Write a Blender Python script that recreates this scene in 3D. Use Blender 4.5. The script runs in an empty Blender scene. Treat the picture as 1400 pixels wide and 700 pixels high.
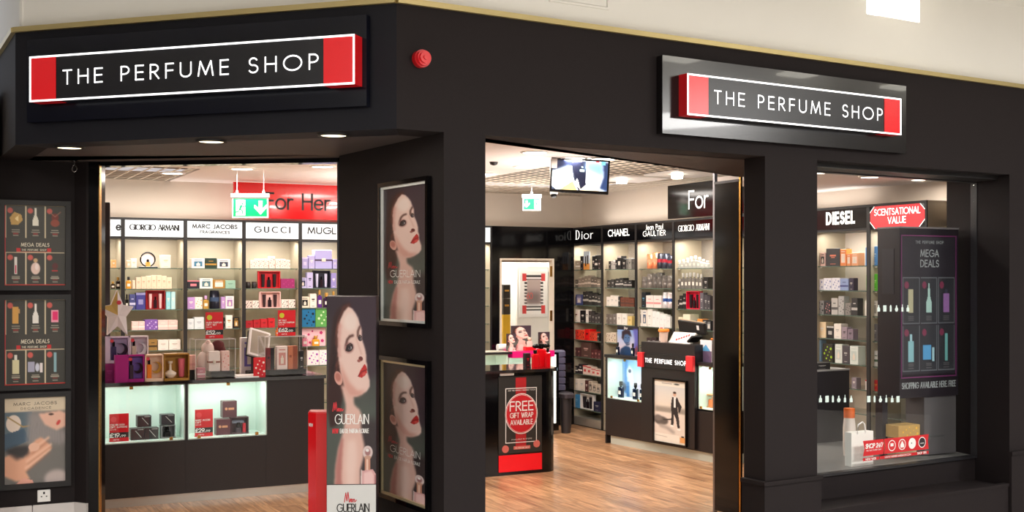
import bpy, math, random
import numpy as np
from mathutils import Vector, Matrix
random.seed(4)
PI = math.pi
SC = bpy.context.scene
COL = SC.collection
H = 1.65          # eye height
FP = 1600.0       # focal length in photo pixels
# ------------------------------------------------------------------ camera, world, exposure
cam = bpy.data.cameras.new('camera')
cam.sensor_width = 36.0
cam.lens = 36.0 * FP / 1400
cam.shift_y = (382 - 350) / 1400
cam.clip_start = 0.05
cob = bpy.data.objects.new('camera', cam)
cob.location = (0, 0, H)
cob.rotation_euler = (PI / 2, 0, 0)
COL.objects.link(cob)
SC.camera = cob
world = bpy.data.worlds.new('world')
world.use_nodes = True
world.node_tree.nodes['Background'].inputs[0].default_value = (0.86, 0.9, 1.0, 1)
world.node_tree.nodes['Background'].inputs[1].default_value = 0.8
SC.world = world
SC.view_settings.view_transform = 'Standard'
SC.view_settings.look = 'None'
SC.view_settings.gamma = 1
SC.view_settings.use_curve_mapping = False
SC.view_settings.exposure = 0.35
def light(name, loc, w, power, col=(1, 1, 1), size=None, rot=(0, 0, 0), size_y=None, shape='SQUARE'):
    l = bpy.data.lights.new(name, 'AREA')
    l.energy = power; l.color = col; l.shape = shape; l.size = w
    if size_y: l.shape = 'RECTANGLE'; l.size_y = size_y
    o = bpy.data.objects.new(name, l)
    o.location = loc; o.rotation_euler = rot
    COL.objects.link(o)
    return o
WARM = (1.0, 0.92, 0.83)
COOL = (0.93, 0.97, 1.0)
# mall ambient lamps on the concourse ceiling (behind and beside the camera)
for x, y, e in ((-3.4, 0.5, 170), (0.5, -1.0, 170), (4.2, 1.6, 320), (7.4, 4.2, 260)):
    light('concourse_light', (x, y, 3.42), 1.3, e, (1, .985, .96))

# ------------------------------------------------------------------ frames (place = a real plan position)
class Frame:
    def __init__(s, o, ang):
        s.o = Vector(o); s.a = ang
        s.ex = Vector((math.cos(ang), math.sin(ang))); s.ey = Vector((-math.sin(ang), math.cos(ang)))
    def p(s, x, y, z=0):
        q = s.o + s.ex * x + s.ey * y
        return Vector((q.x, q.y, z))
    def hit(s, px, yl):            # local x on the plane y = yl met by the sight line of photo column px
        d = (px - 700) / FP
        b = s.o + s.ey * yl
        x = (d * b.y - b.x) / (s.ex.x - d * s.ex.y)
        return x, (b + s.ex * x).y
    def z(s, py, Y): return H + (382 - py) * Y / FP
    def sub(s, x, y, da=0):
        q = s.p(x, y); return Frame((q.x, q.y), s.a + da)
AA = math.atan2(.4535, .891)
SH = Frame((0, 0), AA)                                  # shop axes u, v
RF = Frame((-.537, 5.44), math.atan2(.524, .8517))      # right facade
LF = Frame((-.537, 5.44), math.atan2(-.3048, .9525))    # left facade: x negative going left
def UV(u, v): return SH.p(u, v)

# ------------------------------------------------------------------ materials
def lin(c):
    c = c / 255.0
    return c / 12.92 if c <= .04045 else ((c + .055) / 1.055) ** 2.4
def rgb(c): return (lin(c[0]), lin(c[1]), lin(c[2]), 1)
MATS = {}
def mat(name, c, rough=.5, metal=0, emit=0, noise=0, scale=30, bump=0, coat=0, spec=.5, ecol=None, trans=0, alpha=1):
    if name in MATS: return MATS[name]
    m = bpy.data.materials.new(name); m.use_nodes = True
    nt = m.node_tree; b = nt.nodes['Principled BSDF']
    b.inputs['Base Color'].default_value = rgb(c)
    b.inputs['Roughness'].default_value = rough
    b.inputs['Metallic'].default_value = metal
    b.inputs['Specular IOR Level'].default_value = spec
    b.inputs['Coat Weight'].default_value = coat
    b.inputs['Transmission Weight'].default_value = trans
    b.inputs['Alpha'].default_value = alpha
    if emit:
        b.inputs['Emission Color'].default_value = rgb(ecol or c); b.inputs['Emission Strength'].default_value = emit
    if noise or bump:
        n = nt.nodes.new('ShaderNodeTexNoise'); n.inputs['Scale'].default_value = scale; n.inputs['Detail'].default_value = 4
        t = nt.nodes.new('ShaderNodeTexCoord'); nt.links.new(t.outputs['Object'], n.inputs['Vector'])
        if noise:
            r = nt.nodes.new('ShaderNodeMixRGB'); r.inputs[1].default_value = rgb(c)
            r.inputs[2].default_value = tuple(x * (1 - noise) for x in rgb(c)[:3]) + (1,)
            nt.links.new(n.outputs['Fac'], r.inputs[0]); nt.links.new(r.outputs[0], b.inputs['Base Color'])
        if bump:
            u = nt.nodes.new('ShaderNodeBump'); u.inputs['Strength'].default_value = bump; u.inputs['Distance'].default_value = .002
            nt.links.new(n.outputs['Fac'], u.inputs['Height']); nt.links.new(u.outputs[0], b.inputs['Normal'])
    MATS[name] = m
    return m
def cm(c, rough=.45, **k):         # plain colour material shared by colour
    return mat('paint_%d_%d_%d_%d' % (c[0], c[1], c[2], int(rough * 100)), c, rough, **k)
def printmat(name='print', rough=.4, emit=0):
    if name in MATS: return MATS[name]
    m = bpy.data.materials.new(name); m.use_nodes = True
    nt = m.node_tree; b = nt.nodes['Principled BSDF']
    a = nt.nodes.new('ShaderNodeVertexColor'); a.layer_name = 'Col'
    nt.links.new(a.outputs[0], b.inputs['Base Color']); b.inputs['Roughness'].default_value = rough
    if emit:
        nt.links.new(a.outputs[0], b.inputs['Emission Color']); b.inputs['Emission Strength'].default_value = emit
    MATS[name] = m
    return m
def glassmat(name='clear_glass', tint=(1, 1, 1), refl=.035, rough=0):
    if name in MATS: return MATS[name]
    m = bpy.data.materials.new(name); m.use_nodes = True
    nt = m.node_tree; nt.nodes.remove(nt.nodes['Principled BSDF'])
    out = nt.nodes['Material Output']
    t = nt.nodes.new('ShaderNodeBsdfTransparent'); t.inputs[0].default_value = tint + (1,)
    g = nt.nodes.new('ShaderNodeBsdfGlossy'); g.inputs['Roughness'].default_value = rough
    f = nt.nodes.new('ShaderNodeLayerWeight'); f.inputs[0].default_value = .5
    x = nt.nodes.new('ShaderNodeMixShader')
    pw = nt.nodes.new('ShaderNodeMath'); pw.operation = 'POWER'; pw.inputs[1].default_value = 5
    mm = nt.nodes.new('ShaderNodeMath'); mm.operation = 'MULTIPLY_ADD'
    mm.inputs[1].default_value = .8; mm.inputs[2].default_value = refl
    nt.links.new(f.outputs['Facing'], pw.inputs[0]); nt.links.new(pw.outputs[0], mm.inputs[0]); nt.links.new(mm.outputs[0], x.inputs[0])
    nt.links.new(t.outputs[0], x.inputs[1]); nt.links.new(g.outputs[0], x.inputs[2]); nt.links.new(x.outputs[0], out.inputs[0])
    MATS[name] = m
    return m
FAC = mat('facade_paint', (32, 26, 27), .7, spec=.2, noise=.2, scale=60, bump=.15)
FACB = mat('facade_paint_blue', (22, 22, 30), .6, spec=.25, noise=.2, scale=60, bump=.1)
BLK = mat('black_gloss', (10, 9, 11), .1, spec=.35)
BLKM = mat('black_matt', (22, 20, 21), .5)
LAM = mat('dark_laminate', (38, 31, 31), .42, noise=.35, scale=90, bump=.1)
GOLD = mat('gold_trim', (190, 172, 120), .35, .6)
BRASS = mat('brass', (200, 150, 80), .25, 1)
STEEL = mat('brushed_steel', (205, 200, 190), .35, .7)
WALL = mat('mall_white', (240, 238, 232), .7, noise=.04, scale=3)
CREAM = mat('shop_wall_paint', (226, 212, 196), .8, noise=.05, scale=4)
CEIL = mat('shop_ceiling_paint', (240, 230, 224), .8)
SHB = mat('shelf_back_cream', (180, 168, 146), .4, noise=.12, scale=5)
CHR = mat('chrome', (225, 225, 225), .12, 1)
RED = mat('sign_red', (206, 16, 26), .3)
REDG = mat('sign_red_face', (214, 26, 34), .25, emit=.25)
WHT = mat('white', (240, 238, 235), .4)
WHTE = mat('white_lit', (255, 255, 255), .4, emit=1.3)
LIT = mat('lamp_lit', (255, 246, 225), .4, emit=9)
NAVY = mat('sign_navy_gloss', (12, 14, 26), .2, spec=.3)
SGB = mat('sign_black_gloss', (18, 15, 16), .22, coat=.2)
GLS = glassmat()
SHG = glassmat('shelf_glass', (.95, .985, .965), .05)
ACR = glassmat('acrylic', (.98, .98, .98), .04)
EDGE = mat('glass_edge_green', (92, 112, 100), .2)
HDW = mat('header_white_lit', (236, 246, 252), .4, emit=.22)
MINT = mat('case_mint', (222, 238, 228), .5)
TRIM = mat('alu_dark', (70, 68, 70), .3, .6)

# ------------------------------------------------------------------ mesh builder
class MB:
    def __init__(s): s.v = []; s.f = []; s.m = []; s.smooth = []
    def add(s, vs, fs, m=0, sm=False):
        n = len(s.v); s.v += [tuple(v) for v in vs]
        for f in fs: s.f.append(tuple(i + n for i in f)); s.m.append(m); s.smooth.append(sm)
        return s
    def box(s, x0, x1, y0, y1, z0, z1, m=0):
        vs = [(x, y, z) for x in (x0, x1) for y in (y0, y1) for z in (z0, z1)]
        return s.add(vs, [(0, 1, 3, 2), (4, 6, 7, 5), (0, 4, 5, 1), (2, 3, 7, 6), (0, 2, 6, 4), (1, 5, 7, 3)], m)
    def bbox(s, x0, x1, y0, y1, z0, z1, b=.004, m=0):   # box with chamfered vertical edges and top
        pts = [(x0 + b, y0), (x1 - b, y0), (x1, y0 + b), (x1, y1 - b), (x1 - b, y1), (x0 + b, y1), (x0, y1 - b), (x0, y0 + b)]
        cx, cy = (x0 + x1) / 2, (y0 + y1) / 2
        def sh(k): return [(cx + (x - cx) * (1 - 2 * k / max(x1 - x0, 1e-6)), cy + (y - cy) * (1 - 2 * k / max(y1 - y0, 1e-6))) for x, y in pts]
        ip = sh(b)
        vs = [(x, y, z0) for x, y in pts] + [(x, y, z1 - b) for x, y in pts] + [(x, y, z1) for x, y in ip]
        fs = [tuple(range(7, -1, -1)), tuple(range(16, 24))]
        for k in (0, 8): fs += [(k + i, k + (i + 1) % 8, k + 8 + (i + 1) % 8, k + 8 + i) for i in range(8)]
        return s.add(vs, fs, m)
    def prism(s, pts, z0, z1, m=0):
        n = len(pts)
        vs = [(p[0], p[1], z0) for p in pts] + [(p[0], p[1], z1) for p in pts]
        return s.add(vs, [tuple(range(n - 1, -1, -1)), tuple(range(n, 2 * n))] + [(i, (i + 1) % n, n + (i + 1) % n, n + i) for i in range(n)], m)
    def fprism(s, pts, y0, y1, m=0):   # polygon in x,z, extruded in depth
        n = len(pts)
        vs = [(p[0], y0, p[1]) for p in pts] + [(p[0], y1, p[1]) for p in pts]
        return s.add(vs, [tuple(range(n)), tuple(range(2 * n - 1, n - 1, -1))] + [(i, n + i, n + (i + 1) % n, (i + 1) % n) for i in range(n)], m)
    def lathe(s, prof, cx=0, cy=0, n=14, m=0, sm=True, cap=True):
        vs = []; fs = []
        for r, z in prof:
            for k in range(n): a = 2 * PI * k / n; vs.append((cx + r * math.cos(a), cy + r * math.sin(a), z))
        for j in range(len(prof) - 1):
            fs += [(j * n + k, j * n + (k + 1) % n, (j + 1) * n + (k + 1) % n, (j + 1) * n + k) for k in range(n)]
        s.add(vs, fs, m, sm)
        if cap: s.add(vs[:n], [tuple(range(n - 1, -1, -1))], m); s.add(vs[-n:], [tuple(range(n))], m)
        return s
    def disc_y(s, cx, cz, r, y0, y1, n=16, m=0, rx=None):   # cylinder along depth axis
        rx = rx or r
        return s.fprism([(cx + rx * math.cos(2 * PI * k / n), cz + r * math.sin(2 * PI * k / n)) for k in range(n)], y0, y1, m)
    def flat(s, pts, y, m=0):
        return s.add([(p[0], y, p[1]) for p in pts], [tuple(range(len(pts)))], m)
    def rect(s, x0, x1, z0, z1, y, m=0): return s.flat([(x0, z0), (x1, z0), (x1, z1), (x0, z1)], y, m)
    def ring(s, x0, x1, z0, z1, w, y0, y1, m=0):
        s.box(x0, x1, y0, y1, z1 - w, z1, m); s.box(x0, x1, y0, y1, z0, z0 + w, m)
        s.box(x0, x0 + w, y0, y1, z0 + w, z1 - w, m); return s.box(x1 - w, x1, y0, y1, z0 + w, z1 - w, m)
    def tube(s, pts, r, n=8, m=0):
        pts = [Vector(p) for p in pts]; vs = []; fs = []
        for i, p in enumerate(pts):
            d = (pts[min(i + 1, len(pts) - 1)] - pts[max(i - 1, 0)]).normalized()
            a = d.orthogonal().normalized() if abs(d.z) > .9 else d.cross(Vector((0, 0, 1))).normalized()
            b = d.cross(a)
            rr = r[i] if isinstance(r, (list, tuple)) else r
            vs += [p + (a * math.cos(2 * PI * k / n) + b * math.sin(2 * PI * k / n)) * rr for k in range(n)]
        for j in range(len(pts) - 1):
            fs += [(j * n + k, j * n + (k + 1) % n, (j + 1) * n + (k + 1) % n, (j + 1) * n + k) for k in range(n)]
        s.add(vs, fs, m, True)
        s.add(vs[:n], [tuple(range(n - 1, -1, -1))], m); return s.add(vs[-n:], [tuple(range(n))], m)
    def build(s, name, mats, parent=None, loc=(0, 0, 0), rz=0, rot=None):
        me = bpy.data.meshes.new(name); me.from_pydata(s.v, [], s.f)
        if not isinstance(mats, (list, tuple)): mats = [mats]
        for m in mats: me.materials.append(m)
        me.polygons.foreach_set('material_index', s.m); me.polygons.foreach_set('use_smooth', s.smooth)
        me.update()
        o = bpy.data.objects.new(name, me); COL.objects.link(o)
        o.location = loc; o.rotation_euler = rot or (0, 0, rz)
        if parent: o.parent = parent
        return o
LABELS = {}
def tag(o, label, cat, group=None):
    o['label'] = label; o['category'] = cat
    if group: o['group'] = group
    if label in LABELS: print('DUP LABEL', label)
    n = len(label.split())
    if n < 4 or n > 16: print('LABEL LEN', n, label)
    LABELS[label] = 1
    return o
def thing(name, label, cat, loc=(0, 0, 0), rz=0, group=None):
    o = bpy.data.objects.new(name, None); COL.objects.link(o); o.empty_display_size = .05
    o.location = loc; o.rotation_euler = (0, 0, rz)
    return tag(o, label, cat, group)
def struct(o): o['kind'] = 'structure'; return o
def stuff(o): o['kind'] = 'stuff'; return o
def share(o, name, parent, loc, rz=0):
    c = bpy.data.objects.new(name, o.data); COL.objects.link(c); c.parent = parent; c.location = loc; c.rotation_euler = (0, 0, rz); return c

# ------------------------------------------------------------------ one-stroke lettering
def arc(cx, cy, rx, ry, a0, a1, n=12):
    return [(cx + rx * math.cos(math.radians(a0 + (a1 - a0) * i / n)), cy + ry * math.sin(math.radians(a0 + (a1 - a0) * i / n))) for i in range(n + 1)]
FONT = {
 'A': (.74, [[(0, 0), (.37, 1)], [(.37, 1), (.74, 0)], [(.13, .33), (.61, .33)]]),
 'B': (.5, [[(0, 0), (0, 1)], [(0, 1), (.22, 1)] + arc(.22, .76, .24, .24, 90, -90)[1:] + [(0, .52)], [(0, .52), (.25, .52)] + arc(.25, .26, .27, .26, 90, -90)[1:] + [(0, 0)]]),
 'C': (.78, [arc(.5, .5, .5, .5, 50, 310, 20)]),
 'D': (.68, [[(0, 0), (0, 1)], [(0, 1), (.18, 1)] + arc(.18, .5, .5, .5, 90, -90, 16)[1:] + [(0, 0)]]),
 'E': (.46, [[(0, 0), (0, 1)], [(0, 1), (.46, 1)], [(0, .52), (.43, .52)], [(0, 0), (.46, 0)]]),
 'F': (.44, [[(0, 0), (0, 1)], [(0, 1), (.44, 1)], [(0, .52), (.41, .52)]]),
 'G': (.92, [arc(.5, .5, .5, .5, 45, 360, 22) + [(.6, .5)]]),
 'H': (.6, [[(0, 0), (0, 1)], [(.6, 0), (.6, 1)], [(0, .52), (.6, .52)]]),
 'I': (.0, [[(0, 0), (0, 1)]]),
 'J': (.3, [[(.3, 1), (.3, .2)] + arc(.1, .2, .2, .22, 0, -100, 6)[1:]]),
 'K': (.58, [[(0, 0), (0, 1)], [(0, .42), (.54, 1)], [(.16, .58), (.58, 0)]]),
 'L': (.42, [[(0, 0), (0, 1)], [(0, 0), (.42, 0)]]),
 'M': (.86, [[(0, 0), (.12, 1)], [(.12, 1), (.43, .1)], [(.43, .1), (.74, 1)], [(.74, 1), (.86, 0)]]),
 'N': (.66, [[(0, 0), (0, 1)], [(0, 1), (.66, 0)], [(.66, 0), (.66, 1)]]),
 'O': (1.0, [arc(.5, .5, .5, .5, 90, 450, 26)]),
 'P': (.46, [[(0, 0), (0, 1)], [(0, 1), (.2, 1)] + arc(.2, .73, .27, .27, 90, -90)[1:] + [(0, .46)]]),
 'Q': (1.0, [arc(.5, .5, .5, .5, 90, 450, 26), [(.6, .3), (.95, -.05)]]),
 'R': (.5, [[(0, 0), (0, 1)], [(0, 1), (.2, 1)] + arc(.2, .74, .26, .26, 90, -90)[1:] + [(0, .48)], [(.2, .48), (.5, 0)]]),
 'S': (.5, [arc(.25, .75, .22, .25, 30, 250, 12) + arc(.25, .26, .25, .26, 75, -150, 12)]),
 'T': (.54, [[(0, 1), (.54, 1)], [(.27, 0), (.27, 1)]]),
 'U': (.62, [[(0, 1), (0, .3)] + arc(.31, .31, .31, .31, 180, 360, 14)[1:] + [(.62, 1)]]),
 'V': (.7, [[(0, 1), (.35, 0)], [(.35, 0), (.7, 1)]]),
 'W': (1.0, [[(0, 1), (.25, 0)], [(.25, 0), (.5, .95)], [(.5, .95), (.75, 0)], [(.75, 0), (1, 1)]]),
 'X': (.6, [[(0, 0), (.6, 1)], [(0, 1), (.6, 0)]]),
 'Y': (.6, [[(0, 1), (.3, .48)], [(.6, 1), (.3, .48)], [(.3, .48), (.3, 0)]]),
 'e': (.54, [[(.02, .34), (.54, .34)] + arc(.28, .32, .27, .32, 5, 320, 16)]),
 'o': (.6, [arc(.3, .32, .3, .32, 90, 450, 18)]),
 'r': (.3, [[(0, 0), (0, .64)], arc(.22, .4, .22, .24, 170, 70, 6)]),
 'i': (.0, [[(0, 0), (0, .64)], [(0, .82), (0, .9)]]),
 'a': (.52, [arc(.26, .32, .26, .32, 60, 330, 14), [(.52, .64), (.52, 0)]]),
 'n': (.44, [[(0, 0), (0, .64)], arc(.22, .38, .22, .26, 180, 0, 10) + [(.44, 0)]]),
 'u': (.44, [[(0, .64), (0, .24)] + arc(.22, .24, .22, .24, 180, 360, 10)[1:] + [(.44, .64)]]),
 'm': (.72, [[(0, 0), (0, .64)], arc(.18, .38, .18, .26, 180, 0, 10) + [(.36, 0)], arc(.54, .38, .18, .26, 180, 0, 10) + [(.72, 0)]]),
 'l': (.0, [[(0, 0), (0, 1)]]),
 's': (.32, [arc(.17, .48, .15, .16, 30, 250, 8) + arc(.16, .16, .16, .16, 75, -150, 8)]),
 '1': (.2, [[(0, .8), (.2, 1), (.2, 0)]]),
 '2': (.5, [arc(.25, .72, .24, .28, 160, -30, 10) + [(0, 0)], [(0, 0), (.5, 0)]]),
 '4': (.54, [[(.4, 0), (.4, 1), (0, .28), (.54, .28)]]),
 '5': (.48, [[(.44, 1), (.08, 1), (.04, .56)] + arc(.22, .32, .25, .32, 110, -140, 12)]),
 '6': (.52, [[(.36, 1), (.06, .5)] + arc(.26, .3, .26, .3, 150, 510, 16)]),
 '7': (.5, [[(0, 1), (.5, 1), (.14, 0)]]),
 '9': (.52, [[(.16, 0), (.46, .5)] + arc(.26, .7, .26, .3, -30, 330, 16)]),
 '0': (.52, [arc(.26, .5, .26, .5, 90, 450, 20)]),
 '£': (.5, [arc(.3, .74, .2, .26, 20, 180, 8) + [(.14, .1)], [(0, 0), (.5, 0)], [(0, .48), (.36, .48)]]),
 '/': (.3, [[(0, -.05), (.3, 1.05)]]), '.': (.0, [[(0, 0), (0, .08)]]), ':': (0, [[(0, .1), (0, .2)], [(0, .5), (0, .6)]]),
 ' ': (.32, []),
}
def twidth(t, sp):
    return sum(FONT[c][0] for c in t) + sp * (len(t) - 1)
def text(mb, t, x0, z0, h, w=None, y=-.001, m=0, wt=.11, thin=None, sp=.28, serif=False, ctr=False, slant=0, zs=0.0):
    
    tw = twidth(t, sp)
    k = (w / tw) if w else h
    cx = x0 - (tw * k / 2 if ctr else 0)
    W = wt * h; T = (thin if thin is not None else wt) * h
    for c in t:
        gw, strokes = FONT[c]
        for st in strokes:
            P = [Vector((cx + p[0] * k + slant * p[1] * h, z0 + p[1] * h + zs * (cx - x0))) for p in st]
            n = len(P)
            if n < 2: continue
            N = []
            for i in range(n):
                d = P[min(i + 1, n - 1)] - P[max(i - 1, 0)]
                if (i == 0 or i == n - 1) and n > 4 and (P[0] - P[-1]).length < 1e-5: d = P[1] - P[-2]
                d.normalize()
                if d.y < 0: q = -d
                else: q = d
                if n == 2: f = 1 if abs(d.x) < .1 else (0 if abs(d.y) < .1 else (0.15 if q.x > 0 else 1))
                else: f = abs(d.y) ** 1.6
                ww = (T + (W - T) * f) / 2
                N.append(Vector((-d.y, d.x)) * ww)
            if n == 2 or (P[0] - P[-1]).length > 1e-5:      # square caps
                e = min(T, W) * .5
                d0 = (P[1] - P[0]).normalized(); d1 = (P[-1] - P[-2]).normalized()
                P[0] = P[0] - d0 * e * .9; P[-1] = P[-1] + d1 * e * .9
            vs = []
            for p, q in zip(P, N): vs += [(p.x + q.x, y, p.y + q.y), (p.x - q.x, y, p.y - q.y)]
            mb.add(vs, [(2 * i, 2 * i + 1, 2 * i + 3, 2 * i + 2) for i in range(n - 1)], m)
            if serif and n == 2 and abs(P[0].y - P[1].y) > h * .5:
                for p in (P[0], P[1]):
                    zz = min(max(p.y, z0), z0 + h)
                    mb.rect(p.x - .13 * h, p.x + .13 * h, zz - T * .5, zz + T * .5, y, m)
        cx += (gw + sp) * k
    return tw * k

# ------------------------------------------------------------------ printed pictures (vertex colours)
class Cv:
    def __init__(s, w, h, bg):
        s.w, s.h = w, h; s.a = np.zeros((h, w, 3)); s.a[:] = np.array(bg) / 255.
        s.Y, s.X = np.mgrid[0:h, 0:w]; s.X = (s.X + .5) / w; s.Y = (s.Y + .5) / h
    def blur(s, m, k):
        for _ in range(2):
            for ax in (0, 1):
                pad = [(0, 0), (0, 0)]; pad[ax] = (k, k)
                q = np.pad(m, pad, mode='edge'); c = np.cumsum(q, axis=ax)
                c = np.insert(c, 0, 0, axis=ax)
                n = m.shape[ax]
                m = (np.take(c, range(2 * k + 1, n + 2 * k + 1), axis=ax) - np.take(c, range(0, n), axis=ax)) / (2 * k + 1)
        return m
    def comp(s, m, col, al):
        m = (m * al)[..., None]; s.a = s.a * (1 - m) + np.array(col) / 255. * m; return s
    def poly(s, pts, col, soft=0, al=1):
        m = np.zeros((s.h, s.w), bool); n = len(pts)
        for i in range(n):
            x0, y0 = pts[i]; x1, y1 = pts[(i + 1) % n]
            if y0 == y1: continue
            c = ((y0 > s.Y) != (y1 > s.Y)) & (s.X < (x1 - x0) * (s.Y - y0) / (y1 - y0) + x0)
            m ^= c
        m = m.astype(float)
        if soft: m = s.blur(m, soft)
        return s.comp(m, col, al)
    def rect(s, x0, y0, x1, y1, col, soft=0, al=1): return s.poly([(x0, y0), (x1, y0), (x1, y1), (x0, y1)], col, soft, al)
    def ell(s, cx, cy, rx, ry, col, rot=0, soft=0, al=1):
        c, n = math.cos(math.radians(rot)), math.sin(math.radians(rot))
        asp = s.h / s.w
        dx = (s.X - cx); dy = (s.Y - cy) * asp
        u = dx * c + dy * n; v = -dx * n + dy * c
        d = np.sqrt((u / rx) ** 2 + (v / (ry * asp)) ** 2)
        m = np.clip((1 - d) * min(rx, ry * asp) * s.w + .5, 0, 1)
        if soft: m = s.blur(m, soft)
        return s.comp(m, col, al)
    def line(s, pts, wd, col, soft=0, al=1):
        asp = s.h / s.w; m = np.zeros((s.h, s.w))
        for (x0, y0), (x1, y1) in zip(pts, pts[1:]):
            ax, ay = x0, y0 * asp; bx, by = x1, y1 * asp
            L = (bx - ax) ** 2 + (by - ay) ** 2 + 1e-12
            t = np.clip(((s.X - ax) * (bx - ax) + (s.Y * asp - ay) * (by - ay)) / L, 0, 1)
            d = np.hypot(s.X - ax - t * (bx - ax), s.Y * asp - ay - t * (by - ay))
            m = np.maximum(m, np.clip((wd / 2 - d) * s.w + .5, 0, 1))
        if soft: m = s.blur(m, soft)
        return s.comp(m, col, al)
    def vgrad(s, c0, c1, y0=0, y1=1):
        t = np.clip((s.Y - y0) / (y1 - y0), 0, 1)[..., None]
        s.a = np.array(c0) / 255. * (1 - t) + np.array(c1) / 255. * t; return s
    def mesh(s, name):      # unit picture: x 0..1, z 0..1 on y=0
        h, w = s.h, s.w
        xs = (np.arange(w)) / (w - 1); zs = 1 - np.arange(h) / (h - 1)
        gx, gz = np.meshgrid(xs, zs)
        co = np.stack([gx, np.zeros_like(gx), gz], -1).reshape(-1, 3)
        idx = np.arange(h * w).reshape(h, w)
        q = np.stack([idx[:-1, :-1], idx[1:, :-1], idx[1:, 1:], idx[:-1, 1:]], -1).reshape(-1, 4)
        me = bpy.data.meshes.new(name)
        me.vertices.add(h * w); me.vertices.foreach_set('co', co.ravel())
        me.loops.add(q.size); me.loops.foreach_set('vertex_index', q.ravel().astype(np.int32))
        me.polygons.add(len(q)); me.polygons.foreach_set('loop_start', np.arange(0, q.size, 4, dtype=np.int32))
        me.update(calc_edges=True)
        a = np.clip(s.a, 0, 1); l = np.where(a <= .04045, a / 12.92, ((a + .055) / 1.055) ** 2.4)
        c = np.ones((h * w, 4)); c[:, :3] = l.reshape(-1, 3)
        at = me.color_attributes.new('Col', 'FLOAT_COLOR', 'POINT'); at.data.foreach_set('color', c.ravel())
        me.color_attributes.active_color = at
        return me
def picture(name, me, m, parent, x0, x1, z0, z1, y):
    if not me.materials: me.materials.append(m)
    o = bpy.data.objects.new(name, me); COL.objects.link(o); o.parent = parent
    o.location = (x0, y, z0); o.scale = (x1 - x0, 1, z1 - z0)
    return o
# ================================================================== SETTING
HZ = 2.351; FT = 2.934; MC = 3.495
P0 = RF.p(0, 0); L2 = LF.p(-2.152, 0)
def L2r(s): return Vector((L2.x - .49 * s, L2.y + .872 * s))
def xy(v): return (v.x, v.y)
WL = (-2.62, 7.01)                       # left end wall, right-hand end
WF = Frame(WL, AA)                       # x negative going left along it
JL = (-2.455, 6.98); JR = (-1.0, 6.74)   # jambs of the left opening
DG0 = (-.132, 5.81); DG1 = (1.56, 7.98)  # diagonal inner line of the main entrance
def slab(name, pts, z0, z1, m, kind=True, parent=None):
    o = MB().prism(pts, z0, z1).build(name, m, parent)
    return struct(o) if kind and not parent else o
# floor: screed under planks + laminate planks in the shop; tiles in the mall
wood = bpy.data.materials.new('oak_laminate'); wood.use_nodes = True
nt = wood.node_tree; bs = nt.nodes['Principled BSDF']
tc = nt.nodes.new('ShaderNodeTexCoord'); mp = nt.nodes.new('ShaderNodeMapping'); mp.inputs['Scale'].default_value = (16, 1.6, 1)
oi = nt.nodes.new('ShaderNodeObjectInfo'); ad = nt.nodes.new('ShaderNodeVectorMath'); ad.operation = 'ADD'
nz = nt.nodes.new('ShaderNodeTexNoise'); nz.inputs['Scale'].default_value = 2.2; nz.inputs['Detail'].default_value = 6; nz.inputs['Distortion'].default_value = .6
cr = nt.nodes.new('ShaderNodeValToRGB')
cr.color_ramp.elements[0].position = .3; cr.color_ramp.elements[0].color = rgb((136, 94, 64))
cr.color_ramp.elements[1].position = .68; cr.color_ramp.elements[1].color = rgb((212, 166, 124))
mx = nt.nodes.new('ShaderNodeMixRGB'); mx.blend_type = 'MULTIPLY'; mx.inputs[0].default_value = 1
r2 = nt.nodes.new('ShaderNodeValToRGB'); r2.color_ramp.elements[0].color = (.78, .74, .72, 1); r2.color_ramp.elements[1].color = (1.08, 1.04, 1, 1)
nt.links.new(tc.outputs['Object'], ad.inputs[0]); nt.links.new(oi.outputs['Random'], ad.inputs[1])
sc_ = nt.nodes.new('ShaderNodeVectorMath'); sc_.operation = 'SCALE'; sc_.inputs['Scale'].default_value = 1
nt.links.new(ad.outputs[0], mp.inputs['Vector']); nt.links.new(mp.outputs[0], nz.inputs['Vector']); nt.links.new(nz.outputs['Fac'], cr.inputs[0])
nt.links.new(oi.outputs['Random'], r2.inputs[0]); nt.links.new(cr.outputs[0], mx.inputs[1]); nt.links.new(r2.outputs[0], mx.inputs[2])
nt.links.new(mx.outputs[0], bs.inputs['Base Color']); bs.inputs['Roughness'].default_value = .3
TILE = mat('mall_tile', (196, 190, 182), .25, noise=.1, scale=6)
SCR = mat('floor_screed', (60, 44, 34), .8)
shop_floor = struct(MB().prism([xy(UV(.3, 7.3)), xy(RF.p(.05, .1)), xy(RF.p(7, .1)), xy(UV(8.2, 12)), xy(UV(.3, 12))], -.04, -.009).build('floor', SCR))
fb = MB().box(-.095, .095, 0, 1.2, -.009, 0)
pl0 = None
for i in range(33):
    u = .5 + i * .19
    off = (i * 47 % 100) / 100 * 1.2
    for j in range(7):
        v0 = 5.6 - off + 1.2 * j
        if v0 < RF.sub(0, 0).o.length and False: pass
        if u < 2.1 and v0 < 7.0: continue
        if v0 < 5.35 + .08 * (u - 2) + .0: continue
        if v0 > 11.4: continue
        p = UV(u, v0)
        if pl0 is None:
            pl0 = MB().bbox(-.0945, .0945, 0.001, 1.199, -.009, 0, b=.0015).build('plank', wood, shop_floor, (p.x, p.y, 0), AA)
        else: share(pl0, 'plank', shop_floor, (p.x, p.y, 0), AA)
mall = MB().prism([(-7, -4), (9.5, -4), (9.5, 11.6), xy(RF.p(7, .1)), xy(RF.p(.05, .1)), xy(UV(1.9, 7.3)), xy(UV(-3, 7.3)), (-7, 5.5)], -.04, -.001).build('floor', TILE); struct(mall)
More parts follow.
